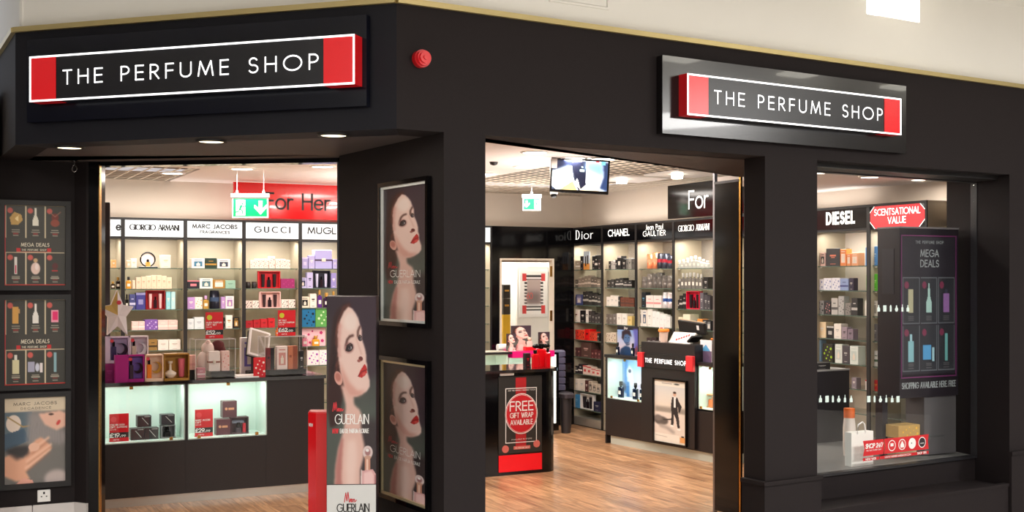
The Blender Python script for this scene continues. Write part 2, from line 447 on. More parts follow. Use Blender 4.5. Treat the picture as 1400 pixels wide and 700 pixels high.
# right facade: fascia, pillar, piers
slab('wall_front_right_fascia', [xy(RF.p(0, 0)), xy(RF.p(7.2, 0)), xy(RF.p(7.2, .22)), xy(RF.p(.12, .22))], HZ, FT, FAC)
slab('wall_front_right_pillar', [xy(RF.p(.25, 0)), xy(RF.p(.4786, 0)), xy(RF.p(.4786, .3)), xy(RF.p(.43, 1.25)), xy(RF.p(.25, 1.25))], 0, HZ, FAC)
slab('wall_front_right_pier', [xy(RF.p(2.32, 0)), xy(RF.p(2.735, 0)), xy(RF.p(2.735, .3)), (1.76, 8.12), (1.585, 8.0), xy(RF.p(2.32, .17))], 0, HZ, FAC)
slab('wall_front_right_end_pier', [xy(RF.p(4.53, 0)), xy(RF.p(7.2, 0)), xy(RF.p(7.2, .6)), xy(RF.p(4.66, .6)), xy(RF.p(4.6, .34))], 0, HZ, FAC)
for nm, a, b in (('trim_pier_plinth', 2.30, 2.75), ('trim_end_pier_plinth', 4.53, 7.2)):
    m_ = MB()
    def rb(t0, t1, s0, s1, z0, z1, m=0):
        m_.prism([xy(RF.p(t0, s0)), xy(RF.p(t1, s0)), xy(RF.p(t1, s1)), xy(RF.p(t0, s1))], z0, z1, m)
    rb(a, b, -.018, .0, 0, .478); rb(a - .012, b + .004, -.03, .0, .478, .502)
    if a < 3: rb(a, 2.32, 0, .17, 0, .478); rb(a - .012, 2.32, 0, .17, .478, .502)
    struct(m_.build(nm, FAC))
# fascia left + its return
slab('wall_front_left_fascia', [xy(P0), xy(RF.p(.12, .22)), xy(LF.p(-2.1, .18)), xy(L2)], HZ, FT, FACB)
slab('wall_front_left_return', [xy(L2), xy(LF.p(-2.1, .18)), (L2r(1.6).x + .14, L2r(1.6).y + .08), xy(L2r(1.6))], HZ, FT, FAC)
# gold trims
def trimrun(name, frm, a, b, dy=-.022):
    o = MB(); o.prism([xy(frm.p(a, dy)), xy(frm.p(b, dy)), xy(frm.p(b, .06)), xy(frm.p(a, .06))], FT, FT + .026)
    return struct(o.build(name, GOLD))
trimrun('trim_fascia_right', RF, 0, 7.2); trimrun('trim_fascia_left', LF, -2.152, 0)
RTF = Frame((L2r(1.6).x, L2r(1.6).y), math.atan2(-.872, .49))
trimrun('trim_fascia_return', RTF, 0, 1.6)
# mall bulkhead above, with lamp niche in the right part
def wallseg(name, frm, a, b, z0, z1, y0=.03, y1=.13, m=WALL):
    return slab(name, [xy(frm.p(a, y0)), xy(frm.p(b, y0)), xy(frm.p(b, y1)), xy(frm.p(a, y1))], z0, z1, m)
NA, NB, NZ = 3.19, 3.67, 3.27
w_ = MB()
def seg(a, b, z0, z1): w_.prism([xy(RF.p(a, .03)), xy(RF.p(b, .03)), xy(RF.p(b, .13)), xy(RF.p(a, .13))], z0, z1)
seg(.03, NA, FT + .026, MC + .1); seg(NB, 7.2, FT + .026, MC + .1); seg(NA, NB, FT + .026, NZ)
w_.prism([xy(RF.p(NA - .03, .33)), xy(RF.p(NB + .03, .33)), xy(RF.p(NB + .03, .36)), xy(RF.p(NA - .03, .36))], NZ - .03, MC + .1)
w_.prism([xy(RF.p(NA - .03, .13)), xy(RF.p(NA, .13)), xy(RF.p(NA, .33)), xy(RF.p(NA - .03, .33))], NZ - .03, MC + .1)
w_.prism([xy(RF.p(NB, .13)), xy(RF.p(NB + .03, .13)), xy(RF.p(NB + .03, .33)), xy(RF.p(NB, .33))], NZ - .03, MC + .1)
w_.prism([xy(RF.p(NA, .13)), xy(RF.p(NB, .13)), xy(RF.p(NB, .33)), xy(RF.p(NA, .33))], NZ - .03, NZ)
struct(w_.build('wall_mall_bulkhead_right', WALL))
wallseg('wall_mall_bulkhead_left', LF, -2.152, 0, FT + .026, MC + .1)
wallseg('wall_mall_bulkhead_return', RTF, 0, 1.6, FT + .026, MC + .1)
n_ = thing('wall_niche_lamp', 'bright white lamp glowing inside the recess of the white wall', 'lamp', RF.p(3.36, .2, NZ + .002), RF.a)
MB().bbox(-.14, .13, 0, .06, 0, .03, m=0).build('housing', WHT, n_)
MB().bbox(-.13, .12, .0, .05, .03, .16, m=0).build('tube', LIT, n_)
light('niche_light', RF.p(3.36, .17, NZ + .2), .2, 4, (1, .97, .9), rot=(PI / 2, 0, RF.a + PI))
o = MB().box(-.27, .27, -.006, .0, 0, .3).build('access_hatch', WALL, loc=RF.p(.78, .03, 3.105), rz=RF.a)
x0, Y0 = RF.hit(750, .03); x1, Y1 = RF.hit(832, .03)
bpy.data.objects.remove(o)
h_ = thing('access_hatch', 'flat white access hatch set in the white wall above the entrance', 'hatch', RF.p((x0 + x1) / 2, .03, RF.z(14, Y1)), RF.a)
MB().ring(-(x1 - x0) / 2, (x1 - x0) / 2, 0, .4, .012, -.008, 0).build('frame', WALL, h_)
MB().box(-(x1 - x0) / 2 + .015, (x1 - x0) / 2 - .015, -.004, 0, .015, .385).build('panel', WALL, h_)
# mall ceiling
slab('ceiling_mall', [(-7, -4), (9.5, -4), (9.5, 11.5), xy(RF.p(7.2, .03)), xy(RF.p(0, .03)), xy(LF.p(-2.152, .03)), xy(L2r(1.6)), (-7, 7.6)], MC, MC + .05, WALL)
# far side of the concourse: dark shop fronts behind and beside the camera
MW = mat('far_shopfronts', (84, 78, 76), .6, noise=.3, scale=.8)
slab('wall_mall_far', [(-7, -4.1), (9.5, -4.1), (9.5, -4), (-7, -4)], 0, MC, MW)
slab('wall_mall_far_right', [(9.5, -4), (9.6, -4), (9.6, 11.5), (9.5, 11.5)], 0, MC, MW)
slab('wall_mall_far_left', [(-7.1, -4), (-7, -4), (-7, 7.6), (-7.1, 7.6)], 0, MC, MW)
# soffits
SOF = mat('soffit_paint', (78, 68, 66), .6, noise=.15, scale=40)
sp_ = [xy(P0), xy(RF.p(.25, .02)), xy(RF.p(.25, 1.22)), (-.9, 6.74), (-2.62, 7.06), (-3.4, 6.85), (L2r(1.2).x, L2r(1.2).y), xy(L2)]
slab('ceiling_soffit_left', [xy(LF.p(-.02, .02)), xy(RF.p(.255, .02)), xy(RF.p(.255, 1.22)), (-.95, 6.8), (-2.6, 7.12), (-3.5, 6.7), (L2r(1.0).x + .02, L2r(1.0).y), xy(LF.p(-2.13, .02))], HZ + .001, HZ + .12, SOF)
slab('ceiling_soffit_entrance', [xy(RF.p(.46, .2)), xy(RF.p(2.36, .2)), (1.62, 8.02), (1.52, 7.98), DG0], HZ, HZ + .12, SOF)
slab('ceiling_soffit_window', [xy(RF.p(2.7, .1)), xy(RF.p(4.62, .1)), xy(RF.p(4.62, .36)), xy(RF.p(2.7, .36))], 2.325, HZ + .1, BLKM)
# left end wall, pilaster, jambs, header
slab('wall_left_end', [xy(WF.p(-2.6, 0)), xy(WF.p(0, 0)), xy(WF.p(0, .12)), xy(WF.p(-2.6, .12))], 0, HZ + .12, FAC)
slab('wall_left_pilaster', [WL, (-2.535, 6.965), JL, (-2.5, 7.12), xy(WF.p(0, .12))], 0, HZ + .12, FAC)
sk = MB()
for i in range(10):
    a = -.235 * (i + 1) + .002; b = -.235 * i
    sk.v = []; sk.f = []; sk.m = []; sk.smooth = []
    o = MB().bbox(0, b - a - .003, -.012, 0, 0, .318, b=.002).build('skirting_tile', mat('skirting_tile', (214, 208, 206), .35, noise=.05), loc=WF.p(a, 0, 0), rz=WF.a)
    if i == 0: skb = struct(MB().box(-2.4, 0, -.008, 0, 0, .31).build('baseboard_left', mat('grout', (120, 112, 112), .8), loc=WF.p(0, 0), rz=WF.a))
    o.parent = skb; o.matrix_parent_inverse = Matrix(); o.location = (a, 0, 0); o.rotation_euler = (0, 0, 0)
struct(MB().prism([(WL[0] + .002, WL[1] - .012), (-2.53, 6.952), (-2.52, 6.975), (WL[0], WL[1] + .005)], 0, .318).build('baseboard_pilaster', MATS['skirting_tile']))
slab('trim_left_opening_jamb', [(-2.52, 6.965), (JL[0] - .006, JL[1] - .01), (JL[0] - .006, JL[1] + .1), (-2.52, 7.08)], 0, HZ, BLK)
slab('trim_left_opening_steel_edge', [(JL[0] - .006, JL[1] - .012), (JL[0], JL[1] - .012), (JL[0], JL[1] + .02), (JL[0] - .006, JL[1] + .02)], 0, 2.334, BRASS)
slab('trim_left_opening_header', [(JL[0] - .02, JL[1]), (JR[0] + .08, JR[1]), (JR[0] + .08, JR[1] + .1), (JL[0] - .02, JL[1] + .1)], 2.326, HZ + .02, BLK)
slab('trim_left_opening_right_jamb', [JR, xy(RF.p(.25, 1.12)), xy(RF.p(.3, 1.25)), (JR[0] + .02, JR[1] + .12)], 0, HZ, BLK)
slab('trim_left_opening_right_edge', [(JR[0] - .006, JR[1] - .01), (JR[0] + .006, JR[1] - .01), (JR[0] + .006, JR[1] + .05), (JR[0] - .006, JR[1] + .05)], 0, 2.326, TRIM)
# entrance: post, glossy side panel
slab('trim_entrance_post', [(1.557, 7.972), (1.572, 7.985), (1.56, 8.0), (1.548, 7.985)], 0, HZ, BRASS)
g_ = thing('sliding_door_leaf', 'black glossy folded door leaf at the right side of the entrance', 'door', (1.56, 7.99, 0), AA + PI / 2)
MB().box(.01, .275, -.012, .012, .03, 2.318).build('panel', BLK, g_)
MB().box(.275, .295, -.012, .012, 0, 2.45).build('post', mat('alu', (150, 148, 152), .3, .8), g_)
MB().box(0.0, .275, -.016, .016, 2.318, 2.335).build('top_rail', TRIM, g_)
# right window
GA, GB, GS = 2.72, 4.586, .315
slab('wall_window_apron', [xy(RF.p(2.7, GS)), xy(RF.p(4.62, GS)), xy(RF.p(4.62, GS + .08)), xy(RF.p(2.7, GS + .08))], 0, .425, FAC)
m_ = MB()
m_.prism([xy(RF.p(2.735, 0)), xy(RF.p(4.53, 0)), xy(RF.p(4.53, .04)), xy(RF.p(2.735, .04))], .268, .288)
m_.prism([xy(RF.p(2.735, .006)), xy(RF.p(4.53, .006)), xy(RF.p(4.53, GS)), xy(RF.p(2.735, GS))], 0, .27)
struct(m_.build('trim_window_kerb', FAC))
wf = MB()
wl = GB - GA
wf.box(-.04, wl, -.02, .03, .415, .432); wf.box(-.04, wl, -.02, .03, 2.318, 2.33)
wf.box(wl, wl + .035, -.02, .03, .415, 2.33); wf.box(-.05, -.0, -.02, .03, .415, 2.33)
win = struct(wf.build('window_1', mat('window_frame_dark', (34, 33, 36), .35), loc=RF.p(GA, GS), rz=RF.a))
MB().box(0, wl, .0, .008, .432, 2.318).build('glass_pane', GLS, win)
# shop walls and ceiling
slab('wall_back', [xy(UV(.2, 11.96)), xy(UV(7.1, 11.96)), xy(UV(7.1, 12.06)), xy(UV(.2, 12.06))], 1.85, 2.72, CREAM)
slab('wall_back_left', [xy(UV(.2, 11.96)), xy(UV(5.72, 11.96)), xy(UV(5.72, 12.06)), xy(UV(.2, 12.06))], 0, 1.85, CREAM)
slab('wall_right', [xy(UV(7.02, 6.3)), xy(UV(7.12, 6.3)), xy(UV(7.12, 12)), xy(UV(7.02, 12))], 0, 2.72, CREAM)
slab('wall_window_end', [xy(UV(7.06, 6.4)), xy(UV(6.6, 5.84)), xy(UV(6.68, 5.78)), xy(UV(7.16, 6.35))], 2.2, 2.6, CREAM)
slab('wall_window_end_black', [xy(UV(7.06, 6.4)), xy(UV(6.6, 5.84)), xy(UV(6.68, 5.78)), xy(UV(7.16, 6.35))], 0, 2.2, BLKM)
slab('wall_left', [xy(UV(.3, 7.2)), xy(UV(.4, 7.2)), xy(UV(.4, 12)), xy(UV(.3, 12))], 0, 2.72, CREAM)
ceil = slab('ceiling', [xy(UV(.4, 7.4)), xy(UV(1.9, 6.7)), xy(UV(2.62, 5.45)), xy(UV(4.88, 6.3)), xy(UV(4.88, 11.98)), xy(UV(2.25, 11.98)), xy(UV(2.25, 10.5)), xy(UV(.4, 10.5))], 2.63, 2.68, CEIL)
slab('ceiling_window_bay', [xy(UV(5.6, 6.0)), xy(UV(6.3, 5.75)), xy(UV(7.06, 6.3)), xy(UV(7.06, 7.95)), xy(UV(5.6, 7.5))], 2.405, 2.45, CEIL)
slab('ceiling_void', [xy(UV(.3, 8.2)), xy(UV(4.6, 6.6)), xy(UV(7.2, 6.6)), xy(UV(7.2, 12.05)), xy(UV(.3, 12.05))], 2.76, 2.8, mat('void_black', (18, 16, 15), .9))
GRD = mat('grid_beige', (214, 200, 180), .5)
def gridzone(u0, u1, v0, v1, st=.12):
    g = MB()
    n = int(round((u1 - u0) / st)); k = int(round((v1 - v0) / st))
    for i in range(n + 1): g.box(u0 + i * st - .009, u0 + i * st + .009, v0, v1, 2.631, 2.635)
    for j in range(k + 1): g.box(u0, u1, v0 + j * st - .018, v0 + j * st + .018, 2.63, 2.6325)
    return g
o = gridzone(4.9, 7.0, 6.9, 11.9).build('open_cell_grid', GRD, ceil, rz=AA); stuff(o)
o = gridzone(.4, 2.2, 10.5, 11.9).build('open_cell_grid', GRD, ceil, rz=AA); stuff(o)
# white square panels in the grid
for i, (px, py) in enumerate(((862, 243), (938, 236), (664, 240))):
    if i == 2: continue
    Y = .985 * FP / (382 - py); X = (px - 700) / FP * Y
    t = thing('ceiling_spot_panel', ['white square panel with tilted spotlight in the grid ceiling, nearer the screen', 'white square panel with tilted spotlight in the grid ceiling, nearer the black side panel'][i], 'ceiling light', (X, Y, 2.62), AA)
    MB().box(-.28, .28, -.28, .28, -.004, .01).build('panel', WHT, t)
    MB().lathe([(.05, -.045), (.055, -.01), (.055, 0)], -.1, 0, 12).build('spotlight', LIT, t)
# round downlights
def downlight(loc, r, label, group=None, power=14, ring=WHT, col=WARM, cat='downlight', real=True):
    t = thing('ceiling_downlight', label, cat, loc, 0, group)
    MB().lathe([(r * .84, -.008), (r * 1.02, -.012), (r * 1.12, -.002), (r * 1.12, 0)], n=24, cap=False).build('rim', ring, t)
    MB().lathe([(.0001, -.007), (r * .84, -.007)], n=24, cap=False).build('lens', LIT if ring is WHT else mat('lens_dim', (255, 236, 200), .4, emit=2.2), t)
    if real: light('downlight_beam', (loc[0], loc[1], loc[2] - .02), r * 1.6, power, col, shape='DISK')
    return t
dl = [(236, 236, 'front one of the three round ceiling lights by the left opening'), (331, 230, 'round ceiling light above the hanging green exit sign'), (441, 227, 'round ceiling light above the right end of the red panel'),
      (731, 207.5, 'largest round ceiling light left of the hanging screen'), (719, 227.5, 'second round ceiling light, below and left of the largest one'), (665, 237, 'round ceiling light half hidden behind the dark pillar'),
      (784, 215.5, 'round ceiling light just above the hanging screen'), (823, 216.5, 'round ceiling light behind the top right corner of the hanging screen')]
for px, py, lb in dl:
    Y = .98 * FP / (382 - py); X = (px - 700) / FP * Y
    downlight((X, Y, 2.629), .105, lb, power=13)
for px, py, lb in ((1121, 235, 'leftmost round ceiling light seen in the right window'), (1189, 241, 'middle round ceiling light seen in the right window'), (1258, 244.5, 'rightmost round ceiling light seen in the right window')):
    Y = .755 * FP / (382 - py); X = (px - 700) / FP * Y
    downlight((X, Y, 2.404), .075, lb, power=3)
for px, py, lb in ((95, 200.5, 'leftmost recessed downlight in the dark soffit under the left sign'), (289, 192, 'middle recessed downlight in the dark soffit under the left sign'), (456, 183.5, 'rightmost recessed downlight in the dark soffit, nearest the corner')):
    Y = .701 * FP / (382 - py); X = (px - 700) / FP * Y
    t = downlight((X, Y, HZ), .072, lb, power=1.6 if px > 100 else 2.5, ring=BLKM, col=(1, .9, .75))
# added fill lights for the shop, bare area lights without fittings
for u, v, p in ((3.2, 7.6, 34), (1.6, 9.8, 30), (4.0, 10.2, 34), (5.9, 8.6, 30), (5.6, 10.6, 26)):
    q = UV(u, v); light('shop_fill_light', (q.x, q.y, 2.6), .5, p * .42, (1, .93, .86))
for u, v in ((4.1, 10.4), (4.9, 8.4), (5.6, 10.4)):
    q = UV(u, v); light('ceiling_fill_light', (q.x, q.y, 2.02), .9, 13, (1, .92, .86), rot=(PI, 0, 0))  # added upward fill to brighten the ceiling, no fitting behind it
# mall lamps that mirror in the right sign
for i, (x, y) in enumerate(((4.18, 5.19), (5.36, 5.9), (6.5, 6.6))):
    t = thing('concourse_lamp', ['first', 'second', 'third'][i] + ' square concourse lamp mirrored along the top of the glossy black sign board', 'lamp', (x, y, MC - .002), RF.a, 'concourse lamps')
    MB().bbox(-.16, .16, -.16, .16, -.02, 0).build('lamp_body', mat('mall_lamp_lit', (255, 250, 235), .4, emit=14), t)
# ================================================================== SIGNS
def letters(t, parent, x0, z0, h, w, y, m, sp=.28, **k):      # every letter a part of its own
    f = w / twidth(t, sp); x = x0
    for c in t:
        if c != ' ':
            q = MB(); text(q, c, 0, 0, h, w=max(FONT[c][0], 1e-4) * f if FONT[c][0] else None, y=0, sp=sp, **k); q.build('letter', m, parent, (x, y, z0))
        x += (FONT[c][0] + sp) * f
def sign(frm, bx0, bx1, bz0, bz1, sx0, sx1, sz0, sz1, tx0, tx1, back, lab, d0=.04, d1=.12):
    t = thing('shop_sign', lab, 'sign', frm.p(bx0, 0, bz0), frm.a)
    w, h = bx1 - bx0, bz1 - bz0
    MB().box(0, w, -d0, 0, 0, h).build('backing_board', back, t)
    a, b, c, d = sx0 - bx0, sx1 - bx0, sz0 - bz0, sz1 - bz0
    e = (b - a) * .088
    MB().box(a + e, b - e, -d1 + .003, -d0, c + .003, d - .003).build('light_box', mat('sign_box_face', (24, 24, 30), .3), t)
    for q0, q1 in ((a, a + e), (b - e, b)):
        m = MB().box(q0, q1, -d1 + .001, -d0, c, d); m.rect(q0, q1, c, d, -d1, 1); m.build('red_end', [RED, REDG], t)
    MB().ring(a, b, c, d, .009, -d1 - .002, -d1).build('white_border', WHTE, t)
    letters('THE PERFUME SHOP', t, tx0 - bx0, (c + d) / 2 - .034, .068, tx1 - tx0, -d1 - .001, WHTE, wt=.105, sp=.44)
    return t
sign(LF, -2.046, -.134, 2.458, 2.882, -1.962, -.156, 2.547, 2.777, -1.758, -.344, NAVY, 'illuminated shop name sign on navy board over the left opening')
sign(RF, 1.536, 3.449, 2.425, 2.84, 1.647, 3.32, 2.522, 2.743, 1.836, 3.152, SGB, 'illuminated shop name sign on glossy black board over the right facade', d0=.05)
b_ = thing('fire_alarm_beacon', 'round red fire alarm beacon on the dark fascia near the corner', 'alarm', RF.p(.1216, 0, 2.685), RF.a)
m = MB(); m.disc_y(0, 0, .042, -.03, 0, 20); m.build('base', mat('beacon_red', (190, 20, 28), .35), b_)
m = MB()
for k, (r, y) in enumerate(((.036, -.03), (.034, -.05), (.026, -.062), (.01, -.067))):
    pass
m.disc_y(0, 0, .035, -.05, -.03, 20); m.disc_y(0, 0, .027, -.062, -.05, 20); m.disc_y(0, 0, .012, -.068, -.062, 12)
m.build('lens', mat('beacon_lens', (220, 30, 40), .15, coat=.5), b_)
k_ = thing('ceiling_hook', 'small silver hook hanging from the soffit beside the left opening', 'hook', (-2.6 + .02, 6.9, HZ), 0)
MB().lathe([(.03, -.004), (.03, 0)], n=12).build('plate', CHR, k_)
MB().tube([(0, 0, 0), (0, 0, -.03)], .006).tube([(0 + .014 * math.sin(a), 0, -.048 - .02 * math.cos(a)) for a in np.linspace(PI, PI + 2 * PI * .9, 12)], .003).build('ring', CHR, k_)
# ================================================================== PRINTS
PR = printmat()
def portrait(W, Hh, small=False):
    c = Cv(W, Hh, (72, 60, 66))
    c.vgrad((62, 46, 56), (92, 98, 92), .05, .6)
    c.ell(.75, .2, .5, .25, (70, 50, 64), soft=5 if not small else 1, al=.7)
    c.ell(.85, .85, .4, .2, (60, 44, 50), soft=6 if not small else 1, al=.7)
    A = lambda X, Y: ((X - 35) / 330, (Y - 20) / 1260)
    B = lambda X, Y: ((X - 30.6) / 288.75, (136 + Y / 4.375) / 252)
    k = 0 if small else 1
    # hair behind
    c.poly([A(x, y) for x, y in ((190, 62), (150, 70), (105, 110), (80, 170), (70, 250), (62, 330), (55, 420), (45, 520), (40, 640), (38, 760), (60, 900), (110, 880), (130, 760), (150, 640), (140, 500), (150, 300), (200, 110))], (64, 34, 32), 2 * k)
    c.line([A(186, 78), A(150, 92), A(118, 150), A(100, 250), A(98, 350)], .05, (112, 64, 54), 2 * k, .8)
    for i, (x, y) in enumerate(((85, 180), (95, 230), (82, 300), (100, 380), (75, 430), (95, 470), (62, 500))):
        c.line([A(x + 45, y - 70), A(x + 12, y), A(x - 4, y + 110)], .018, (150, 96, 80) if i % 2 else (34, 20, 22), k, .8)
    # neck, shoulder and back
    c.poly([B(*p) for p in ((112, -75), (190, -60), (188, 0), (192, 40), (225, 72), (240, 115), (230, 165), (240, 225), (252, 285), (246, 350), (228, 420), (226, 520), (222, 640), (80, 560), (76, 520), (82, 400), (98, 300), (118, 230), (132, 170), (138, 100), (140, 40), (132, 0))], (238, 196, 184), 2 * k)
    c.poly([B(*p) for p in ((80, 520), (84, 400), (100, 300), (118, 230), (128, 240), (122, 330), (118, 440), (120, 580), (80, 560))], (186, 118, 112), 2 * k, .8)
    c.poly([B(*p) for p in ((150, 250), (200, 240), (210, 340), (190, 600), (150, 590), (140, 400))], (255, 226, 216), 4 * k, .7)
    c.line([B(133, 60), B(128, 150)], .03, (150, 96, 90), k, .6)
    c.line([B(138, 175), B(185, 190), B(232, 180)], .02, (212, 158, 148), k, .7)
    # face
    F = [A(x, y) for x, y in ((178, 88), (205, 100), (225, 128), (245, 165), (256, 205), (266, 230), (270, 262), (268, 300), (280, 335), (292, 375), (300, 420), (298, 455), (306, 480), (306, 520), (312, 545), (322, 585), (322, 625), (305, 655), (270, 678), (235, 692), (205, 694), (180, 680), (160, 648), (148, 600), (132, 550), (122, 500), (114, 440), (108, 380), (112, 330), (108, 280), (114, 220), (128, 170), (150, 120))]
    c.poly(F, (248, 214, 204), k)
    c.poly([A(x, y) for x, y in ((118, 440), (150, 520), (190, 600), (240, 650), (300, 650), (250, 692), (190, 692), (155, 640), (130, 545))], (222, 160, 146), 3 * k, .75)
    c.poly([A(x, y) for x, y in ((112, 200), (135, 200), (125, 330), (130, 430), (112, 430), (106, 330))], (214, 150, 140), 2 * k, .6)
    c.ell(*A(195, 190), .14, .05, (255, 236, 228), soft=3 * k, al=.7)
    # ear
    c.ell(*A(113, 568), .075, .038, (236, 180, 166), rot=-18, soft=0)
    c.ell(*A(110, 560), .055, .024, (190, 116, 104), rot=-18, soft=k, al=.8)
    # features
    c.line([A(163, 348), A(172, 310), A(190, 288), A(210, 282)], .042, (84, 50, 46), k, .9)
    c.line([A(243, 290), A(243, 255), A(256, 222)], .036, (84, 50, 46), k, .9)
    c.ell(*A(184, 364), .1, .028, (166, 116, 112), rot=-30, soft=k, al=.8)
    c.ell(*A(188, 368), .075, .016, (54, 34, 38), rot=-32)
    c.ell(*A(192, 366), .035, .008, (196, 190, 190), rot=-32); c.ell(*A(189, 365), .02, .009, (44, 48, 56))
    c.line([A(164, 382), A(172, 350), A(192, 336), A(206, 346)], .022, (36, 24, 26))
    c.ell(*A(257, 305), .036, .013, (72, 48, 52), rot=-40); c.ell(*A(260, 305), .018, .006, (196, 190, 190)); c.ell(*A(258, 304), .012, .007, (44, 48, 56))
    c.line([A(245, 300), A(256, 280), A(266, 290)], .018, (36, 24, 26))
    c.line([A(232, 300), A(252, 360), A(268, 410)], .025, (226, 176, 164), k, .7)
    c.ell(*A(262, 438), .045, .012, (120, 62, 58), rot=30, soft=0); c.ell(*A(250, 452), .035, .008, (170, 104, 96))
    c.poly([A(x, y) for x, y in ((242, 558), (262, 512), (280, 482), (290, 472), (298, 488), (303, 505), (304, 530), (290, 552), (268, 566))], (206, 52, 52))
    c.line([A(244, 556), A(270, 524), A(302, 512)], .014, (120, 22, 26))
    c.ell(*A(284, 540), .04, .008, (236, 120, 112), rot=-30, al=.7)
    # flacon
    c.poly([B(*p) for p in ((232, 428), (300, 420), (318, 450), (318, 612), (228, 590))], (232, 178, 178))
    c.poly([B(*p) for p in ((248, 440), (292, 430), (306, 460), (304, 570), (246, 560))], (255, 214, 212), k)
    c.line([B(234, 425), B(234, 590)], .02, (250, 236, 232)); c.line([B(314, 455), B(314, 600)], .02, (170, 110, 114))
    c.poly([B(*p) for p in ((228, 572), (318, 590), (318, 618), (228, 598))], (244, 226, 224))
    c.rect(B(252, 0)[0], B(0, 345)[1], B(286, 0)[0], B(0, 425)[1], (216, 154, 132))
    c.rect(B(262, 0)[0], B(0, 345)[1], B(274, 0)[0], B(0, 425)[1], (250, 214, 196))
    c.ell(*B(270, 320), .1, .035, (236, 216, 214)); c.ell(*B(270, 318), .055, .02, (180, 132, 132)); c.ell(*B(268, 308), .035, .009, (255, 250, 248))
    c.ell(*B(270, 350), .07, .01, (214, 170, 150))
    return c
pc = portrait(100, 330); pc.a = np.clip((pc.a - .06) * .93, 0, 1)
POR = pc.mesh('portrait_print')
PORS = portrait(34, 80, True).mesh('portrait_print_small')
def mons(mb, x0, z0, h, w, y, m):   # handwritten brand script word
    pts = [(0, .1), (.12, .9), (.2, .2), (.3, .95), (.4, .1), (.5, .4), (.58, .35), (.6, .12), (.52, .15), (.53, .38), (.68, .35), (.7, .1), (.74, .36), (.82, .36), (.84, .12), (1, .3)]
    P = [Vector((x0 + a * w, z0 + b * h)) for a, b in pts]
    for p, q in zip(P, P[1:]):
        d = (q - p).normalized(); n = Vector((-d.y, d.x)) * h * .032
        mb.add([(p.x + n.x, y, p.y + n.y), (p.x - n.x, y, p.y - n.y), (q.x - n.x, y, q.y - n.y), (q.x + n.x, y, q.y + n.y)], [(0, 1, 2, 3)], m)
def guerlain_print(parent, x0, x1, z0, z1, y, name='print'):
    p = picture(name, POR, PR, parent, x0, x1, z0, z1, y)
    w, h = x1 - x0, z1 - z0
    q = MB()
    text(q, 'GUERLAIN', x0 + .17 * w, z1 - .678 * h, .05 * h, w=.68 * w, y=y - .0015, wt=.085, sp=.16)
    text(q, 'EAU DE PARFUM FLORALE', x0 + .27 * w, z1 - .727 * h, .022 * h, w=.58 * w, y=y - .0015, wt=.13, sp=.2)
    q2 = MB(); mons(q2, x0 + .12 * w, z1 - .618 * h, .06 * h, .22 * w, y - .0015, 0)
    text(q2, 'NEW', x0 + .12 * w, z1 - .727 * h, .022 * h, w=.11 * w, y=y - .0015, wt=.2, sp=.15)
    stuff(q.build('white_lettering', WHT, parent)); stuff(q2.build('red_lettering', cm((214, 50, 60)), parent))
# wall posters on the side wall
SW = Frame(RF.p(.25, 0).xy, RF.a - PI / 2 + PI)  # x along the wall inward
SW = Frame(RF.p(.25, 0).xy, RF.a - PI / 2)       # ex points out of the shop, ey points right into pillar
def poster_frame(frm, x0, x1, z0, z1, label, fw=.02, cat='poster', mfr=None, d=.025, glow=None):
    t = thing('framed_poster', label, cat, frm.p(x0, 0, z0), frm.a)
    w, h = x1 - x0, z1 - z0
    MB().ring(0, w, 0, h, fw, -d, 0).build('frame', mfr or BLK, t)
    if glow: MB().ring(fw, w - fw, fw, h - fw, .012, -d * .7, -.004).build('inner_rim', glow, t)
    return t, w, h
xa, _ = SW.hit(522, 0); xb, _ = SW.hit(590, 0)
for z0, z1, lb in ((1.412, 2.152, 'upper framed perfume poster with white lit rim on the dark side wall'), (.512, 1.253, 'lower framed perfume poster with gold rim beside the tall display stand')):
    t, w, h = poster_frame(SW, xa, xb, z0, z1, lb, .022, glow=mat('rim_white', (236, 240, 238), .3, .3) if z0 > 1 else mat('rim_gold', (214, 196, 158), .3, .5))
    guerlain_print(t, .034, w - .034, .034, h - .034, -.006)
